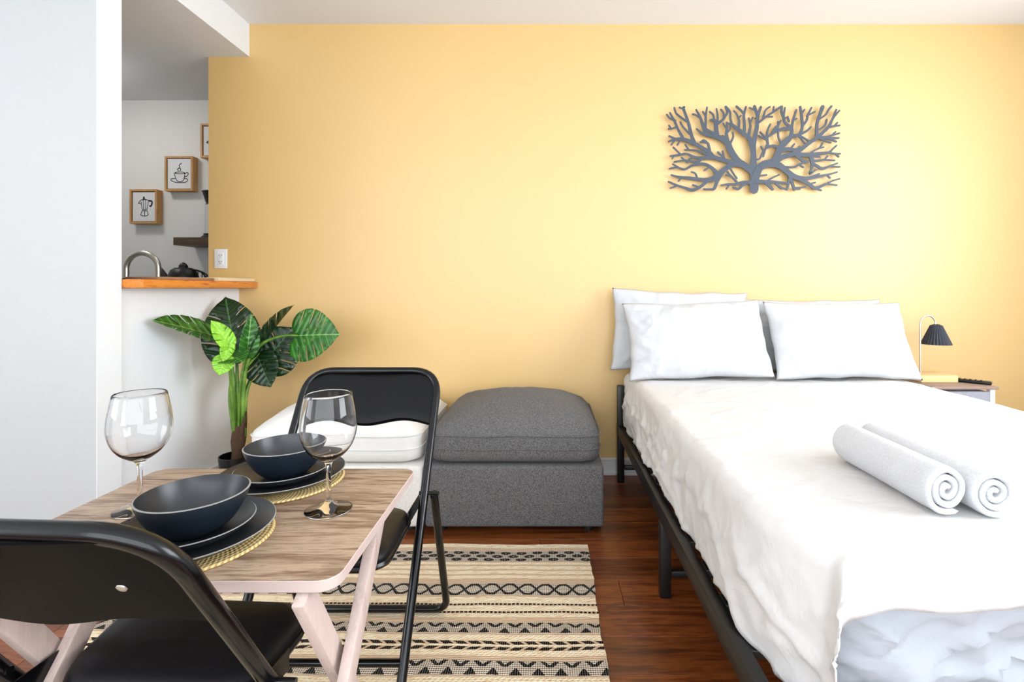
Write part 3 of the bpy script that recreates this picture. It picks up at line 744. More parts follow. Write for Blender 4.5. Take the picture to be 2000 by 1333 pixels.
# ------------------------------------------------------------------ folding chairs
def folding_chair(loc, rotz, label, seat_front, seat_half):
    root = thing('folding_chair', loc, label, 'chair', 'black folding chairs at the small table', rotz)
    hw = 0.205; T0 = Vector((0, -0.24, 0.762)); F0 = Vector((0, 0.235, 0.012))
    at = lambda z: T0 + (F0-T0)*((T0.z-z)/(T0.z-F0.z))
    tr = 0.0118
    pts = fillet([(hw, F0.y, F0.z), (hw, T0.y, T0.z), (-hw, T0.y, T0.z), (-hw, F0.y, F0.z)], 0.085, 10)
    MB().tube(pts, tr, 14).build('front_leg_frame', m_glossblack, root)
    for s_ in (-1, 1):
        MB().tube([(s_*hw, F0.y+0.001, 0.009), (s_*hw, F0.y-0.012, 0.03)], 0.0145, 12).build('rubber_foot', m_rubber, root)
    j = at(0.455); rw_ = 0.231
    pts = fillet([(rw_, j.y, j.z), (rw_, -0.236, 0.013), (-rw_, -0.236, 0.013), (-rw_, j.y, j.z)], 0.045, 8)
    MB().tube(pts, 0.0112, 14).build('rear_leg_frame', m_glossblack, root)
    p = at(0.135); MB().tube([(-hw, p.y, p.z), (hw, p.y, p.z)], 0.009, 10).build('stretcher', m_glossblack, root)
    for s_ in (-1, 1):
        MB().tube([(s_*(hw-0.014), j.y, j.z), (s_*(rw_+0.014), j.y, j.z)], 0.006, 10).build('hinge_bolt', m_glossblack, root)
        MB().box(s_*(hw-0.022)-0.0015, s_*(hw-0.022)+0.0015, j.y-0.03, j.y+0.09, 0.405, 0.440, 0.001, 1).build('seat_bracket', m_glossblack, root)
    # backrest: curved sheet between the uprights, padded on the front
    n_ = (F0-T0).normalized(); nrm = Vector((0, n_.z*-1, n_.y)).normalized()   # pointing to the front of the chair
    def back(bulge, thick, ins, top, bot):
        rows = []; NU, NV = 36, 12
        for side in (0, 1):
            rws = []
            for i in range(NV+1):
                v = i/NV; row = []
                for k in range(NU+1):
                    u = -1+2*k/NU
                    lo = bot + 0.013*math.sin(PI*min(1, abs(u)/1.08))**2 - 0.005*abs(u)**8
                    hi = top
                    c_ = 0.072; ux = abs(u)*(hw-ins); ex = ux-(hw-ins-c_)
                    if ex > 0: hi = top - (c_ - math.sqrt(max(0, c_*c_-ex*ex)))
                    z = lo + (hi-lo)*v
                    p = at(z); cur = -0.012*(1-u*u)
                    ed = min(1.0, (1-abs(u))*14)*min(1.0, min(v, 1-v)*9) if thick > 0.006 else 1.0
                    d = cur + (bulge + thick/2*(0.35+0.65*math.sqrt(max(ed, 0))) if side == 0 else bulge - thick/2)
                    row.append(p + nrm*d + Vector((u*(hw-ins), 0, 0)))
                rws.append(row)
            rows.append(rws)
        mb = MB().grid(rows[0]); mb.grid(rows[1])
        A, B = rows
        la = A[0] + [r[-1] for r in A[1:]] + A[-1][::-1][1:] + [r[0] for r in A[::-1]][1:]
        lb = B[0] + [r[-1] for r in B[1:]] + B[-1][::-1][1:] + [r[0] for r in B[::-1]][1:]
        mb.grid([la, lb]); 
        return mb
    bk = back(-0.004, 0.003, 0.0, 0.763, 0.618).build('backrest', m_panel, root)
    pd = back(0.004, 0.012, 0.002, 0.761, 0.622).build('padding', m_vinyl, bk); pd['label'] = 'black vinyl pad of the backrest'
    for s_ in (-1, 1):
        p = at(0.688); q = p - nrm*0.0105 + Vector((s_*(hw-0.075), 0, 0))
        MB().tube([q-nrm*0.0015, q-nrm*0.0030+nrm*0.0, q-nrm*0.0042], [0.0068, 0.0062, 0.003], 12).build('rivet', m_rivet, bk)
    # seat: padded, rounded front, narrower at the back
    ry, fy_ = -0.03, seat_front
    rows = []
    prof = [(0.05, .418), (0.006, .416), (0.0, .424), (0.0, .434), (0.006, .444), (0.018, .4515), (0.05, .4555), (0.10, .4575), (0.15, .458)]
    hx = seat_half; hy = (fy_-ry)/2; yc = (fy_+ry)/2
    for ins, z in prof:
        r = rrect(hx-ins, max(hy-ins, 0.02), e=max(0.012, 0.055-ins*0.4))
        rows.append([Vector((a*(1.0+0.05*(b_/hy)), yc+b_, z-0.010+0.012*(b_/hy))) for a, b_ in r])
    mb = MB().grid(rows, wrap=True); n = len(rows[0]); mb.f.append(tuple(range(n))); mb.f.append(tuple(len(mb.v)-n+i for i in range(n)))
    st = mb.build('seat', m_vinyl, root, angle=50)
    r = rrect(hx-0.003, hy-0.003, e=0.053)
    MB().tube([(a*(1.0+0.05*(b_/hy)), yc+b_, .409+0.012*(b_/hy)) for a, b_ in r], 0.0085, 8, closed=True).build('seat_frame', m_glossblack, root)
    return root
folding_chair((-0.540, 1.352, FZ), PI, 'black folding chair facing the camera on far side of table', 0.275, 0.186)
folding_chair((-0.602, 0.785, FZ), math.radians(-3), 'black folding chair seen from behind at lower left corner', 0.155, 0.164)

# ------------------------------------------------------------------ table
TX0, TX1, TY0, TY1, TZ = -0.884, -0.296, 0.712, 1.156, 0.620
tb = thing('tray_table', ((TX0+TX1)/2, (TY0+TY1)/2, FZ), 'small wooden folding table set with dark dishes', 'table')
ofs = Vector(tb.location)
hx, hy = (TX1-TX0)/2, (TY1-TY0)/2
rr_ = rrect(hx, hy, e=0.030, seg=32); mb = MB()
rows = [[Vector((a, b_, z)) for a, b_ in rrect(hx-i_, hy-i_, e=0.030-i_, seg=32)] for i_, z in ((0.002, TZ-0.018), (0.0, TZ-0.016), (0.0, TZ-0.0015), (0.0012, TZ-0.0004))]
mb.grid(rows, wrap=True); n = len(rows[0]); mb.f.append(tuple(range(n)))
MBt = mb.xf(Matrix.Translation((ofs.x, ofs.y, 0))).build('edge_band', m_edge, tb, off=ofs)
mb = MB(); a_ = [Vector((a+ofs.x, b_+ofs.y, TZ)) for a, b_ in rrect(hx-0.0012, hy-0.0012, e=0.0288, seg=32)]
b__ = [Vector((v.x, v.y, TZ-0.0006)) for v in a_]; mb.grid([a_, b__], wrap=True); mb.f.append(tuple(range(len(a_))))
mb.build('tabletop', m_table, tb, off=ofs)
def bar_between(a, b_, wx, wn, bev=0.003):
    """rectangular bar from a to b, wx wide in x, wn thick across"""
    a, b_ = Vector(a), Vector(b_); d = b_-a; L = d.length; zax = d.normalized(); xax = Vector((1,0,0)); yax = zax.cross(xax).normalized()
    m = Matrix((xax, yax, zax)).transposed().to_4x4(); m.translation = a
    return MB().box(-wx/2, wx/2, -wn/2, wn/2, 0, L, bev, 2).xf(m)
for xx, ya, yb in ((-0.345, 0.716, 1.075), (-0.802, 0.716, 1.075)):
    bar_between((xx, ya, TZ-0.020), (xx, yb, FZ+0.017), 0.019, 0.037).build('leg', m_legs, tb, off=ofs)
for xx, ya, yb in ((-0.317, 0.955, 0.500), (-0.779, 0.955, 0.500)):
    bar_between((xx, ya, TZ-0.020), (xx, yb, FZ+0.017), 0.019, 0.037).build('leg', m_legs, tb, off=ofs)
MB().box(-0.813, -0.52, 0.735, 0.765, TZ-0.036, TZ-0.018, 0.002, 1).build('rail', m_legs, tb, off=ofs)
MB().box(-0.813, -0.336, 1.008, 1.03, 0.07, 0.10, 0.002, 1).build('rail', m_legs, tb, off=ofs)

# ------------------------------------------------------------------ place settings
def plate_mesh(R_, h, t_=0.0034):
    outer = [(0, 0), (R_*0.55, 0), (R_*0.60, 0.001), (R_*0.86, h*0.42), (R_*0.97, h*0.86), (R_, h)]
    inner = [(R_-0.0015, h+0.0012), (R_-t_, h-0.0005), (R_*0.84, h*0.42+t_*0.8), (R_*0.60, t_+0.001), (R_*0.5, t_), (0, t_)]
    me = MB().lathe(outer+inner, 72).mesh('plate', [m_stone, m_rim], 50)
    for pol in me.polygons:
        if pol.center.z > h-0.0003 and pol.center.xy.length > R_-0.0016: pol.material_index = 1
    return me
def bowl_mesh(R_, h, t_=0.0026):
    o = []; n = 14
    for i in range(n+1):
        a = i/n; o.append((R_*(0.42+0.58*(0.5*math.sin(a*PI/2)+0.5*a)), h*a**1.45))
    out = [(0, 0.0)] + o
    inn = [(max(r-t_, 0), max(z, t_)+ (0.0012 if k == n else 0)) for k, (r, z) in enumerate(o)][::-1] + [(0, t_)]
    return out + inn
me_big, me_small = plate_mesh(0.125, 0.018), plate_mesh(0.094, 0.022)
bp = bowl_mesh(0.081, 0.064); me_bowl = MB().lathe(bp, 72).mesh('bowl', [m_stone, m_stoneout, m_rim], 50)
for pol in me_bowl.polygons:
    c_ = pol.center; 
    if pol.normal.z < 0.05 and (pol.normal.x*c_.x + pol.normal.y*c_.y) > 0 or pol.normal.z < -0.5: pol.material_index = 1
    if pol.center.z > 0.0642: pol.material_index = 2
mat_prof = [(0, 0)] + [(0.122, 0), (0.124, 0.001), (0.1225, 0.0035)] + [(0.122-0.004*k, 0.0035+0.0006*(k % 2)) for k in range(1, 30)] + [(0, 0.0035)]
me_mat = MB().lathe(mat_prof, 64).mesh('placemat', m_straw, 40)
def put(name, me, loc, label, cat, group):
    o = bpy.data.objects.new(name, me); C.objects.link(o); o.location = loc; return tag(o, label, cat, group)
for (sx, sy, where) in ((-0.582, 0.826, 'near the camera'), (-0.562, 1.080, 'farther from the camera')):
    z = TZ + 0.0004
    if sy > 1: near = 'on the far side of the table'
    else: near = 'nearest the camera'
    put('placemat', me_mat, (sx, sy, z), 'round woven straw placemat %s' % near, 'placemat', 'straw placemats'); z += 0.0042
    put('dinner_plate', me_big, (sx, sy, z), 'large dark dinner plate at bottom of stack %s' % near, 'plate', 'large dark plates'); z += 0.0046
    put('side_plate', me_small, (sx, sy+0.002, z), 'smaller dark plate under the bowl %s' % near, 'plate', 'small dark plates'); z += 0.0042
    put('bowl', me_bowl, (sx+0.003, sy+0.006, z), 'dark blue stoneware bowl on plates %s' % near, 'bowl', 'dark bowls')
# wine glasses
gp_out = [(0, 0), (0.040, 0.0), (0.0415, 0.0012), (0.040, 0.0028), (0.026, 0.0055), (0.012, 0.010), (0.0060, 0.018), (0.0046, 0.030), (0.0043, 0.060), (0.0048, 0.080), (0.0085, 0.090),
          (0.020, 0.0975), (0.033, 0.108), (0.0435, 0.124), (0.0490, 0.142), (0.0502, 0.158), (0.0485, 0.178), (0.0450, 0.198), (0.0415, 0.2165)]
th = 0.0014
gp_in = [(0.0408, 0.2172), (0.0401, 0.2165), (0.0435, 0.198), (0.0470, 0.178), (0.0487, 0.158), (0.0475, 0.142), (0.0420, 0.1245), (0.0315, 0.1100), (0.0180, 0.1015), (0.0070, 0.0985), (0, 0.098)]
def cr(prof, n=3):
    q = smooth([(a, b_, 0) for a, b_ in prof], n); return [(max(p.x, 0), p.y) for p in q]
prof = [(0, 0), (0.040, 0.0)] + cr(gp_out[1:])[1:] + cr(gp_in)[:-1] + [(0, 0.098)]
me_glass = MB().lathe(prof, 64).mesh('wine_glass', m_glass, 60)
put('wine_glass', me_glass, (-0.757, 0.942, TZ+0.0003), 'empty wine glass on left side of table before white wall', 'wine glass', 'empty wine glasses')
put('wine_glass', me_glass, (-0.404, 0.940, TZ+0.0003), 'empty wine glass on right side of table before folding chair', 'wine glass', 'empty wine glasses')

# ------------------------------------------------------------------ plant
pd_ = 2.42; prx = P(463, 880, pd_).x
pl_ = thing('monstera_plant', (prx, pd_, 0), 'artificial monstera plant in black pot by the half wall', 'plant')
po = Vector(pl_.location)
zpot = P(463, 889, pd_).z
MB().lathe([(0, 0), (0.062, 0), (0.072, zpot*0.6), (0.078, zpot-0.004), (0.078, zpot), (0.073, zpot), (0.070, zpot-0.03), (0, zpot-0.03)], 40).build('pot', m_glossblack, pl_)
zt0, zt1 = zpot-0.04, P(463, 842, pd_).z
MB().tube([(0.0, 0, zt0), (0.002, 0, zt0+0.05), (0.006, 0, zt1-0.05), (0.010, 0, zt1+0.03)], [0.026, 0.024, 0.032, 0.026], 12).build('trunk', m_soil, pl_)
for (a, dz_) in ((-0.5, 0.07), (0.9, 0.09), (2.4, 0.05)):
    MB().tube([(0.01+0.02*math.cos(a), 0.02*math.sin(a), zt1-0.04), (0.012+0.032*math.cos(a), 0.03*math.sin(a)-0.01, zt1+dz_*0.5), (0.012+0.042*math.cos(a), 0.03*math.sin(a)-0.012, zt1+dz_)], [0.012, 0.008, 0.003], 8).build('old_stalk', m_soil, pl_)
def leaf_mesh(name, mat, width, slits, holes, fold, droop, seed):
    rnd = random.Random(seed)
    half = [(0.0, 0.0), (0.05, -0.10), (0.16, -0.165), (0.30, -0.14), (0.42, -0.02), (0.48, 0.15), (0.49, 0.33), (0.44, 0.52), (0.33, 0.71), (0.19, 0.87), (0.06, 0.965), (0.0, 1.02)]
    H = [(p.x*width, p.y) for p in smooth([(a, b_, 0) for a, b_ in half], 5)]
    def side(sl):
        out = []; i = 0
        ys = sorted(sl)
        for a, b_ in H:
            done = False
            for s0 in ys:
                if s0 < b_ < s0+0.024 and a > 0.2*width: done = True
            if not done: out.append((a, b_))
        # insert slit tips
        res = []
        for k in range(len(out)):
            res.append(out[k])
            if k+1 < len(out):
                for s0 in ys:
                    if out[k][1] <= s0 and out[k+1][1] >= s0+0.022 and out[k][0] > 0.12*width and out[k+1][1]-out[k][1] < 0.3:
                        xo = (out[k][0]+out[k+1][0])/2
                        res += [(xo*0.99, s0-0.001), (xo*0.72, s0-0.045), (xo*0.44, s0-0.10), (xo*0.40, s0-0.092), (xo*0.70, s0-0.020), (xo*0.985, s0+0.021)]
        return res
    r_, l_ = side(slits), side([s0+rnd.uniform(-.04, .04) for s0 in slits])
    out = [(a, b_) for a, b_ in r_] + [(-a, b_) for a, b_ in l_[::-1][1:-1]]
    vs2 = [Vector(p) for p in out]; n = len(vs2); edges = [(i, (i+1) % n) for i in range(n)]
    for (hxx, hyy, hr, hl) in holes:
        k0 = len(vs2); m = 10; ca = math.atan2(0.5, 1.0)*(1 if hxx > 0 else -1)
        for q in range(m):
            a = 2*PI*q/m; u, v = hl*math.cos(a), hr*math.sin(a)
            vs2.append(Vector((hxx+u*math.cos(ca)-v*math.sin(ca), hyy+u*math.sin(ca)+v*math.cos(ca))))
        edges += [(k0+q, k0+(q+1) % m) for q in range(m)]
    for i in range(-6, 7):
        for j in range(-2, 12):
            vs2.append(Vector((i*0.075+rnd.uniform(-.004, .004), j*0.085+rnd.uniform(-.004, .004))))
    res = geometry.delaunay_2d_cdt(vs2, edges, [], 2, 1e-5)
    V_, F_ = res[0], res[2]
    def inside(p, poly):
        c_ = False; m = len(poly)
        for i in range(m):
            a, b_ = poly[i], poly[(i+1) % m]
            if (a.y > p.y) != (b_.y > p.y) and p.x < (b_.x-a.x)*(p.y-a.y)/(b_.y-a.y)+a.x: c_ = not c_
        return c_
    outer = vs2[:n]; hp = [vs2[n+10*i:n+10*i+10] for i in range(len(holes))]
    faces = []
    for f in F_:
        c_ = sum((V_[i] for i in f), Vector((0, 0)))/len(f)
        if inside(c_, outer) and not any(inside(c_, h_) for h_ in hp): faces.append(tuple(f))
    used = sorted({i for f in faces for i in f}); mp = {k: i for i, k in enumerate(used)}
    v3 = []
    for k in used:
        p = V_[k]; ax = abs(p.x)
        z = fold*ax - 0.35*fold*ax*ax*2 - droop*max(p.y, 0)**2 + 0.005*math.sin((p.y-ax*0.5)*38)*min(1, ax*5)
        v3.append((p.x, p.y, z))
    me = bpy.data.meshes.new(name); me.from_pydata(v3, [], [tuple(mp[i] for i in f) for f in faces]); me.validate()
    me.polygons.foreach_set('use_smooth', [True]*len(me.polygons)); me.materials.append(mat); me.update()
    return me
SL = [0.16, 0.36, 0.54, 0.71]
HO = [(0.13, 0.22, 0.014, 0.035), (-0.13, 0.26, 0.014, 0.035), (0.12, 0.42, 0.012, 0.03), (-0.12, 0.46, 0.012, 0.03)]
def leaf(base, tip, facing, scale_w, mat, slits=SL, holes=HO, fold=0.15, droop=0.12, seed=1, base_z_label=None):
    base, tip = Vector(base), Vector(tip); Y = (tip-base); L = Y.length; Y.normalize()
    Z = Vector(facing); Z = (Z - Y*Z.dot(Y)).normalized(); Xa = Y.cross(Z)
    me = leaf_mesh('leaf', mat, scale_w, slits, holes, fold, droop, seed)
    o = bpy.data.objects.new('leaf', me); C.objects.link(o); o.parent = pl_
    m = Matrix((Xa, Y, Z)).transposed().to_4x4(); m.translation = base-po
    o.matrix_basis = m @ Matrix.Scale(L, 4)
    md = o.modifiers.new('thickness', 'SOLIDIFY'); md.thickness = 0.006; md.offset = 0
    return o
def petiole(pts, r0=0.0135, r1=0.0048):
    q = smooth([p-po for p in pts], 6); n = len(q)
    return MB().tube(q, [r0+(r1-r0)*(i/(n-1))**0.8 for i in range(n)], 10).build('petiole', m_stem, pl_)
top = lambda dx=0, dy=0: po + Vector((0.010+dx, dy, zt1-0.03))
# big leaf at the right, facing the camera
leaf(P(582, 656, 2.46), P(655, 652, 2.40), (0.05, -1, 0.25), 1.22, m_leaf_mid, seed=1)
petiole([top(0.012, 0), P(474, 770, 2.42), P(484, 705, 2.43), P(512, 672, 2.44), P(550, 657, 2.45), P(582, 656, 2.46)])
# dark leaf below it
leaf(P(517, 708, 2.52), P(569, 640, 2.56), (0.1, -1, 0.1), 1.32, m_leaf_dark, seed=2, slits=[0.14, 0.34, 0.54, 0.72])
petiole([top(0.016, 0.01), P(479, 780, 2.45), P(488, 745, 2.48), P(500, 725, 2.50), P(517, 708, 2.52)])
leaf(P(505, 700, 2.50), P(525, 755, 2.46), (0.2, -1, 0.0), 1.1, m_leaf_dark, seed=12, slits=[0.3, 0.6])
# upright leaf seen half edge on
leaf(P(506, 690, 2.50), P(561, 592, 2.60), (-0.95, -0.45, 0.35), 0.95, m_leaf_dark, seed=3, fold=0.5)
petiole([top(0.004, 0.015), P(470, 770, 2.45), P(482, 720, 2.48), P(506, 690, 2.50)])
# tall dark leaf at the top
leaf(P(462, 690, 2.46), P(436, 578, 2.52), (0.30, -1, 0.25), 0.86, m_leaf_dark, seed=4, slits=[0.3, 0.52, 0.72], fold=0.3)
petiole([top(-0.002, 0.0), P(463, 770, 2.42), P(463, 720, 2.44), P(462, 690, 2.46)])
# leaf reaching left along the half wall
leaf(P(416, 656, 2.36), P(303, 622, 2.12), (0.10, -0.72, 0.70), 0.62, m_leaf_mid, seed=5, fold=0.25, droop=0.05)
petiole([top(-0.012, -0.01), P(457, 770, 2.40), P(452, 715, 2.40), P(438, 675, 2.38), P(416, 656, 2.36)])
# lime leaves, their backlighting put into the colour
leaf(P(446, 671, 2.30), P(416, 626, 2.26), (0.85, -0.5, 0.2), 0.72, m_leaf_backlit, seed=6, slits=[0.3, 0.55], holes=[])
leaf(P(446, 671, 2.30), P(438, 706, 2.27), (0.85, -0.5, 0.2), 0.80, m_leaf_backlit, seed=7, slits=[0.3, 0.55], holes=[])
leaf(P(440, 700, 2.30), P(428, 732, 2.26), (0.45, -0.85, 0.35), 1.15, m_leaf_backlit, seed=8, slits=[0.3, 0.55], holes=[])
petiole([top(-0.010, -0.012), P(452, 770, 2.36), P(448, 720, 2.32), P(446, 690, 2.30), P(446, 671, 2.30)], 0.007, 0.003)
# narrow upright leaf in the middle
leaf(P(482, 688, 2.40), P(493, 616, 2.40), (0.75, -0.7, 0.1), 0.50, m_leaf_mid, seed=9, slits=[0.5], holes=[], fold=0.6)
petiole([top(0.006, -0.012), P(467, 770, 2.39), P(474, 720, 2.40), P(482, 688, 2.40)], 0.007, 0.003)
# dark leaves in the heart of the plant
leaf(P(476, 698, 2.50), P(470, 636, 2.56), (0.1, -1, 0.1), 0.8, m_leaf_dark, seed=10, slits=[0.4], holes=[])
leaf(P(447, 694, 2.36), P(472, 701, 2.28), (0.1, -0.5, 0.85), 1.1, m_leaf_mid, seed=11, slits=[0.5], holes=[])
petiole([top(-0.022, 0.0), P(449, 780, 2.42), P(453, 730, 2.44), P(456, 690, 2.46)], 0.010, 0.005)
petiole([top(0.020, 0.005), P(476, 790, 2.43), P(487, 750, 2.46), P(497, 730, 2.50)], 0.006, 0.003)

# ------------------------------------------------------------------ bed
BX0, BX1, BY0, BY1 = 0.385, 1.850, 0.800, 2.735
bed = thing('platform_bed', ((BX0+BX1)/2, (BY0+BY1)/2, 0), 'black metal platform bed standing under the white mattress', 'bed')
ofs = Vector(bed.location)
for xx in (BX0, BX1-0.03):
    MB().box(xx, xx+0.03, BY0, BY1, 0.250, 0.305, 0.003).build('side_rail', m_bedmetal, bed, off=ofs)
for yy in (BY0, BY1-0.03):
    MB().box(BX0+0.03, BX1-0.03, yy, yy+0.03, 0.250, 0.305, 0.003).build('end_rail', m_bedmetal, bed, off=ofs)
lw = 0.036
for yy in (BY0+0.005, 1.675, 2.672):
    for xx in (BX0-0.002, BX1-lw+0.002, (BX0+BX1)/2):
        MB().box(xx, xx+lw, yy, yy+lw, 0, 0.515 if yy > 2.5 and xx != (BX0+BX1)/2 else 0.250, 0.004).build('leg', m_bedmetal, bed, off=ofs)
    MB().box(BX0+lw, BX1-lw, yy+0.006, yy+0.026, 0.066, 0.088, 0.002).build('stretcher', m_bedmetal, bed, off=ofs)
for k in range(13):
    yy = 0.87+k*0.145
    MB().box(BX0+0.03, BX1-0.03, yy, yy+0.045, 0.285, 0.303, 0.002, 1).build('slat', m_bedmetal, bed, off=ofs)
# mattress with fitted sheet
def rounded_block(x0, x1, y0, y1, z0, z1, wr, seed, e=0.06):
    rows = []; hx, hy = (x1-x0)/2, (y1-y0)/2; cx_, cy_ = (x0+x1)/2, (y0+y1)/2; n = 18
    prof = [(0.05, z0), (0.012, z0+0.006), (0.0, z0+0.03)] + [(0.0, z0+0.03+(z1-z0-0.06)*k/n) for k in range(1, n)] + [(0.0, z1-0.03), (0.006, z1-0.012), (0.02, z1-0.003), (0.045, z1)]
    for ins, z in prof:
        base = rrect(hx-ins, hy-ins, e=e, seg=40); r = []
        for i in range(len(base)):
            a, b_ = base[i], base[(i+1) % len(base)]; L = math.hypot(b_[0]-a[0], b_[1]-a[1]); m = max(1, int(L/0.018))
            r += [(a[0]+(b_[0]-a[0])*k/m, a[1]+(b_[1]-a[1])*k/m) for k in range(m)]
        target = 300
        # resample to equal count
        cum = [0]
        for i in range(len(r)):
            a, b_ = r[i], r[(i+1) % len(r)]; cum.append(cum[-1]+math.hypot(b_[0]-a[0], b_[1]-a[1]))
        q = []; j = 0
        for k in range(target):
            s_ = cum[-1]*k/target
            while cum[j+1] < s_: j += 1
            f = (s_-cum[j])/max(cum[j+1]-cum[j], 1e-9); a, b_ = r[j], r[(j+1) % len(r)]
            q.append((a[0]+(b_[0]-a[0])*f, a[1]+(b_[1]-a[1])*f))
        row = []
        for a, b_ in q:
            nx, ny = a/hx, b_/hy; d = wr(a, b_, z) if ins < 0.03 else 0
            if abs(nx) > abs(ny): row.append(Vector((cx_+a+d*math.copysign(1, a), cy_+b_, z)))
            else: row.append(Vector((cx_+a, cy_+b_+d*math.copysign(1, b_), z)))
        rows.append(row)
    mb = MB().grid(rows, wrap=True); n_ = len(rows[0]); mb.f.append(tuple(range(n_))); mb.f.append(tuple(len(mb.v)-n_+i for i in range(n_)))
    return mb
def wr_m(a, b_, z):
    s_ = a if abs(a) < 0.66 else b_
    ridge = lambda q: 1-abs(q)*2
    f1 = ridge(nz(s_*7+z*9, z*5, 3.0)); f2 = ridge(nz(s_*16-z*26, z*14, 7.0))
    k_w = 1.7 if abs(a) < 0.62 else 1.0
    return -0.016*k_w + k_w*(0.014*max(0, f1)**2 + 0.011*max(0, f2)**3)
tag(rounded_block(0.482, 1.785, 0.872, 2.715, 0.306, 0.566, wr_m, 4, 0.14).build('mattress', m_fitted, angle=60),
    'mattress in pale fitted sheet showing at foot of bed', 'mattress')
# top sheet draped over mattress
def sheet():
    XL, XR, YF, YH, ZT, r = 0.437, 1.797, 0.850, 2.722, 0.575, 0.028
    x0, x1 = XL+r, XR-r; yf = YF+r
    def arc(e):
        q = r*PI/2
        if e <= q: return r*math.sin(e/r), r*(1-math.cos(e/r))
        return r, r+(e-q)
    na, nb = 190, 210; rows = []
    HL, HR, HF = 0.285, 0.26, 0.092
    for i in range(nb+1):
        b_ = (yf-HF-0.02) + (YH-(yf-HF-0.02))*i/nb; row = []
        for k in range(na+1):
            a = (x0-HL) + (x1+HR-(x0-HL))*k/na
            x0b = x0 + 0.072*max(0, 1-(b_-yf)/0.25)**2 if b_ > yf else x0+0.072
            ex = max(x0b-a, a-x1, 0); ey = max(yf-b_, 0); sx = -1 if a < x0b else 1
            # uneven hem
            if ex > 0:
                hem = 1 + 0.07*nz(b_*3.0, 2.0) + 0.05*nz(b_*9, 5.0)
                ex *= hem*0.94
            if ey > 0: ey *= (0.80 + 0.25*nz(a*2.5, 9.0) + 0.10*nz(a*8, 4.0)) + 0.15*max(0, 1-abs(a-0.47)/0.12)
            e = (ex**4+ey**4)**0.25
            ox = arc(ex)[0]*sx if ex else 0; oy = -arc(ey)[0] if ey else 0; dz = arc(e)[1] if e else 0
            x = min(max(a, x0b), x1)+ox; y = max(b_, yf)+oy; z = ZT-dz
            top_f = 1-min(1, e/0.03); 
            # shallow creases on the top
            cre = 0.0018*nz(a*5, b_*5, 1.0) + 0.0030*max(0, 1-abs(nz(a*2.6+b_*1.5, b_*3.2, 4.0))*11) + 0.0024*max(0, 1-abs(nz(a*4.0-b_*2, b_*5.2, 8.0))*10)
            z += cre*top_f
            if ex > 0.02:
                s_ = min(1, (ex-0.02)/0.12)
                fold = 0.010*nz(b_*4.5+ex*2.5, ex*2, 2.0) + 0.010*max(0, 1-abs(nz(b_*3.2+ex*5.5, ex*4.0-b_, 6.0))*5) + 0.008*max(0, 1-abs(nz(b_*7-ex*9, ex*7, 9.0))*6) + 0.006*max(0, 1-abs(nz(b_*13+ex*11, ex*13, 5.0))*5)*(0.5+max(0, min(1, (b_-1.7)*2)))
                bulge = 0.020*math.sin(min(1, ex/0.25)*PI*0.55)
                x += sx*(bulge + fold*s_)
            if ey > 0.01 and ex < 0.07:
                s_ = min(1, ey/0.06)*(1-ex/0.07); y -= s_*(0.004 + 0.012*max(0, 1-abs(nz(a*6+ey*6, ey*5, 3.0))*4) + 0.006*nz(a*14, ey*6))
            if ex > 0 and ey > 0:
                q = min(ex, ey*2.0); x += sx*0.12*q; y -= 0.25*q
            row.append(Vector((x, y, z)))
        rows.append(row)
    return MB().grid(rows)
so = sheet().build('bed_sheet', m_sheet, angle=75, fix=False)
tag(so, 'white flat sheet draped over the bed, creased at the side', 'bed sheet')
md = so.modifiers.new('thickness', 'SOLIDIFY'); md.thickness = 0.0025; md.offset = 1
# pillows
def pillow(wd, ht, T, seed, ear=0.05, pinch=0.0):
    NU, NV = 64, 44; front, back = [], []
    for i in range(NV+1):
        v = -1+2*i/NV; fr, bk = [], []
        for k in range(NU+1):
            u = -1+2*k/NU
            x = u*wd/2*(1-ear*(1-v*v)*abs(u)) ; z = v*ht/2*(1-ear*1.2*(1-u*u)*abs(v))
            prof = (max(0, 1-abs(u)**2.6)**0.62)*(max(0, 1-abs(v)**2.4)**0.62)
            t_ = T/2*prof
            edge = 1-max(abs(u), abs(v))
            w_ = 0.014*nz(u*2.6+seed, v*2.6, 1)*prof + 0.015*max(0, 1-abs(nz(u*3.2+seed, v*2.1, 5))*6)*min(1, edge*4)*(1-prof*0.75)
            w2 = 0.006*nz(u*9+seed, v*7, 3)*min(1, edge*6)
            z += 0.008*nz(u*3+seed, 7.7)*abs(v)**3; x += 0.010*nz(v*3+seed, 3.3)*abs(u)**3
            fr.append(Vector((x, -t_-w_-w2, z))); bk.append(Vector((x, t_+w2*0.5, z)))
        front.append(fr); back.append(bk)
    mb = MB().grid(front).grid(back)
    return mb
def place_pillow(name, wd, ht, T, c, lean, yaw, roll, seed, label, ear=0.05):
    o = pillow(wd, ht, T, seed, ear).build(name, m_pillow, angle=80)
    bm = bmesh.new(); bm.from_mesh(o.data); bmesh.ops.remove_doubles(bm, verts=bm.verts[:], dist=0.0004); bmesh.ops.recalc_face_normals(bm, faces=bm.faces[:]); bm.to_mesh(o.data); bm.free()
    o.location = c; o.rotation_euler = (-math.radians(lean), math.radians(roll), math.radians(yaw))
    return tag(o, label, 'pillow', 'white pillows at the head of the bed')
place_pillow('bed_pillow', 0.73, 0.44, 0.13, (0.718, 2.700, 0.803), 6, 0, 2, 3.0, 'white pillow at back left, mostly hidden by front pillow')
place_pillow('bed_pillow', 0.74, 0.39, 0.13, (1.440, 2.700, 0.782), 6, 0, 0, 8.0, 'white pillow at back right, seen in gap between pillows')
place_pillow('bed_pillow', 0.71, 0.41, 0.15, (0.758, 2.530, 0.776), 24, 0, -1.5, 14.0, 'white pillow leaning in front on left side of bed')
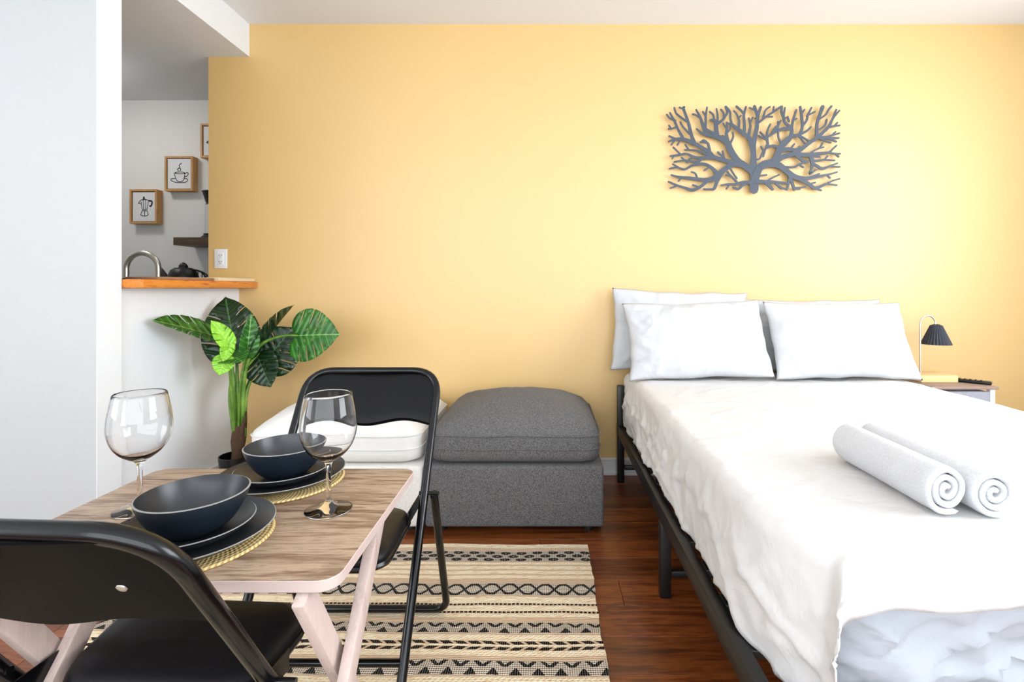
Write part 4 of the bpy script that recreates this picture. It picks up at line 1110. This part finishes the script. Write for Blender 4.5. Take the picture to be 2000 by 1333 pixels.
place_pillow('bed_pillow', 0.71, 0.41, 0.16, (1.478, 2.530, 0.774), 24, 0, 0, 21.0, 'white pillow leaning in front on right side near lamp')

# ------------------------------------------------------------------ rolled towels
def towel(xc, y0, y1, Rx, Rz, label, seed):
    root = thing('rolled_towel', (xc, y0, 0.5835), label, 'towel', 'rolled towels on the bed')
    th_ = 0.0158; turns = 2.7; n = 110; NY = 26; L = y1-y0
    rows_o = []
    # spiral cross section, flattened to an oval, with a rounded terry edge at both ends
    def spiral(f, half):
        a = f*turns*2*PI; rr = 0.12+0.88*f
        w_ = 1+0.05*nz(f*9+seed, 2.0)
        R1x, R1z = Rx*rr*w_, Rz*rr*w_
        q = th_*half*(0.40 if f < 1 else 0)
        ang = a - 1.05 - turns*2*PI
        return ((R1x+q)*math.cos(ang), (R1z+q)*math.sin(ang))
    mb = MB(); rows = []
    sec = [(f/n, 1) for f in range(n+1)] + [(f/n, -1) for f in range(n, -1, -1)]
    for j in range(NY+1):
        t_ = j/NY; y = t_*L; row = []
        endr = 0.45 if j in (0, NY) else 0.85 if j in (1, NY-1) else 1.0
        y = L*(0 if j == 0 else 0.008 if j == 1 else 0.992 if j == NY-1 else 1 if j == NY else 0.02+0.96*(j-2)/(NY-4))
        for f, h_ in sec:
            x, z = spiral(f, h_*endr)
            jy = 0.006*nz(f*6+seed, 1.0) if j in (0, 1) else 0
            row.append(Vector((x+0.0015*nz(f*20, y*25, seed), y+jy, z+Rz*1.04+0.0015*nz(f*22, y*30, seed+3))))
        rows.append(row)
    mb.grid(rows, wrap=True)
    for row, rev in ((rows[0], False), (rows[-1], True)):
        base = len(mb.v); mb.v += row; m = len(row)
        for k in range(n): mb.f.append((base+k, base+k+1, base+m-2-k, base+m-1-k))
    mb.build('towel_roll', m_towel, root, angle=60)
    return root
towel(0.799, 1.000, 1.330, 0.0415, 0.0475, 'white rolled towel on bed, the nearer of two on left', 1.0)
towel(0.886, 0.990, 1.365, 0.0435, 0.0440, 'white rolled towel on bed, right one behind its pair', 5.0)

# ------------------------------------------------------------------ nightstand and things on it
NX0, NX1, NY0, NY1, NZ = 1.872, 2.197, 2.440, 2.745, 0.556
ns = thing('nightstand', ((NX0+NX1)/2, (NY0+NY1)/2, 0), 'small nightstand with grey fabric drawer beside the bed', 'nightstand')
ofs = Vector(ns.location)
MB().box(NX0, NX1, NY0, NY1, NZ-0.014, NZ, 0.002).build('top', m_nstop, ns, off=ofs)
for xx in (NX0+0.012, NX1-0.036):
    for yy in (NY0+0.008, NY1-0.032):
        MB().box(xx, xx+0.024, yy, yy+0.024, 0, NZ-0.014, 0.002, 1).build('leg', m_trim, ns, off=ofs)
for zz in (0.30, 0.06):
    MB().box(NX0+0.036, NX1-0.036, NY0+0.010, NY0+0.028, zz, zz+0.018, 0.001, 1).build('rail', m_trim, ns, off=ofs)
for zz in (0.325, 0.085):
    dr = MB().box(NX0+0.040, NX1-0.040, NY0+0.006, NY1-0.02, zz, zz+0.205, 0.004).build('drawer', m_drawer, ns, off=ofs)
    MB().tube([(0.5*(NX0+NX1), NY0+0.006, zz+0.155), (0.5*(NX0+NX1), NY0-0.014, zz+0.155)], [0.006, 0.010], 12).build('knob', m_black, dr, off=ofs)
ld = 2.62; lpx = P(1797.5, 700, ld).x
lamp = thing('table_lamp', (lpx, ld, NZ+0.0004), 'small table lamp with dark pleated shade on the nightstand', 'lamp')
zA = P(1797, 617, ld).z-NZ; Rl = (P(1827, 640, ld).x-lpx)/2
MB().box(-0.05, P(1849, 730, ld).x-lpx, -0.075, 0.055, 0, 0.036, 0.004).build('base', m_lampwood, lamp)
arcp = [(Rl-Rl*math.cos(a), 0, zA-Rl*1.1+Rl*1.1*math.sin(a)) for a in [PI*k/16 for k in range(17)]]
MB().tube([(0, 0, 0.03)]+arcp+[(2*Rl, 0, zA-Rl*1.1-0.012)], 0.0042, 10).build('arm', m_chrome, lamp)
zs1, zs0 = P(1829, 636, ld).z-NZ, P(1829, 673, ld).z-NZ
pl_fn = lambda a, z: 1+0.035*math.sin(a*28)
MB().lathe([(0.026, zs1), (0.066, zs0), (0.064, zs0), (0.024, zs1), ], 168, (2*Rl+0.004, 0, 0), closed=True, fn=pl_fn).build('shade', m_shade, lamp)
MB().lathe([(0, zs1+0.006), (0.012, zs1+0.006), (0.025, zs1), (0.025, zs1-0.003), (0, zs1-0.003)], 24, (2*Rl+0.004, 0, 0)).build('cap', m_shade, lamp)
MB().lathe([(0, zs1-0.003), (0.014, zs1-0.003), (0.014, zs1-0.04), (0, zs1-0.04)], 20, (2*Rl+0.004, 0, 0)).build('socket', m_trim, lamp)
ra, rb = P(1856, 741, 2.60), P(1926, 746, 2.50)
rm = thing('remote_control', ((ra.x+rb.x)/2, (ra.y+rb.y)/2, NZ+0.0004), 'black remote control lying on the nightstand', 'remote control', rotz=math.atan2(rb.y-ra.y, rb.x-ra.x))
MB().box(-0.092, 0.092, -0.022, 0.022, 0, 0.016, 0.006, 3).build('body', m_glossblack, rm)
for i in range(7):
    for k in range(3):
        MB().lathe([(0, 0), (0.0042, 0), (0.004, 0.0012), (0, 0.0016)], 10, (-0.075+i*0.021, -0.012+k*0.012, 0.0158)).build('button', m_rubber, rm)
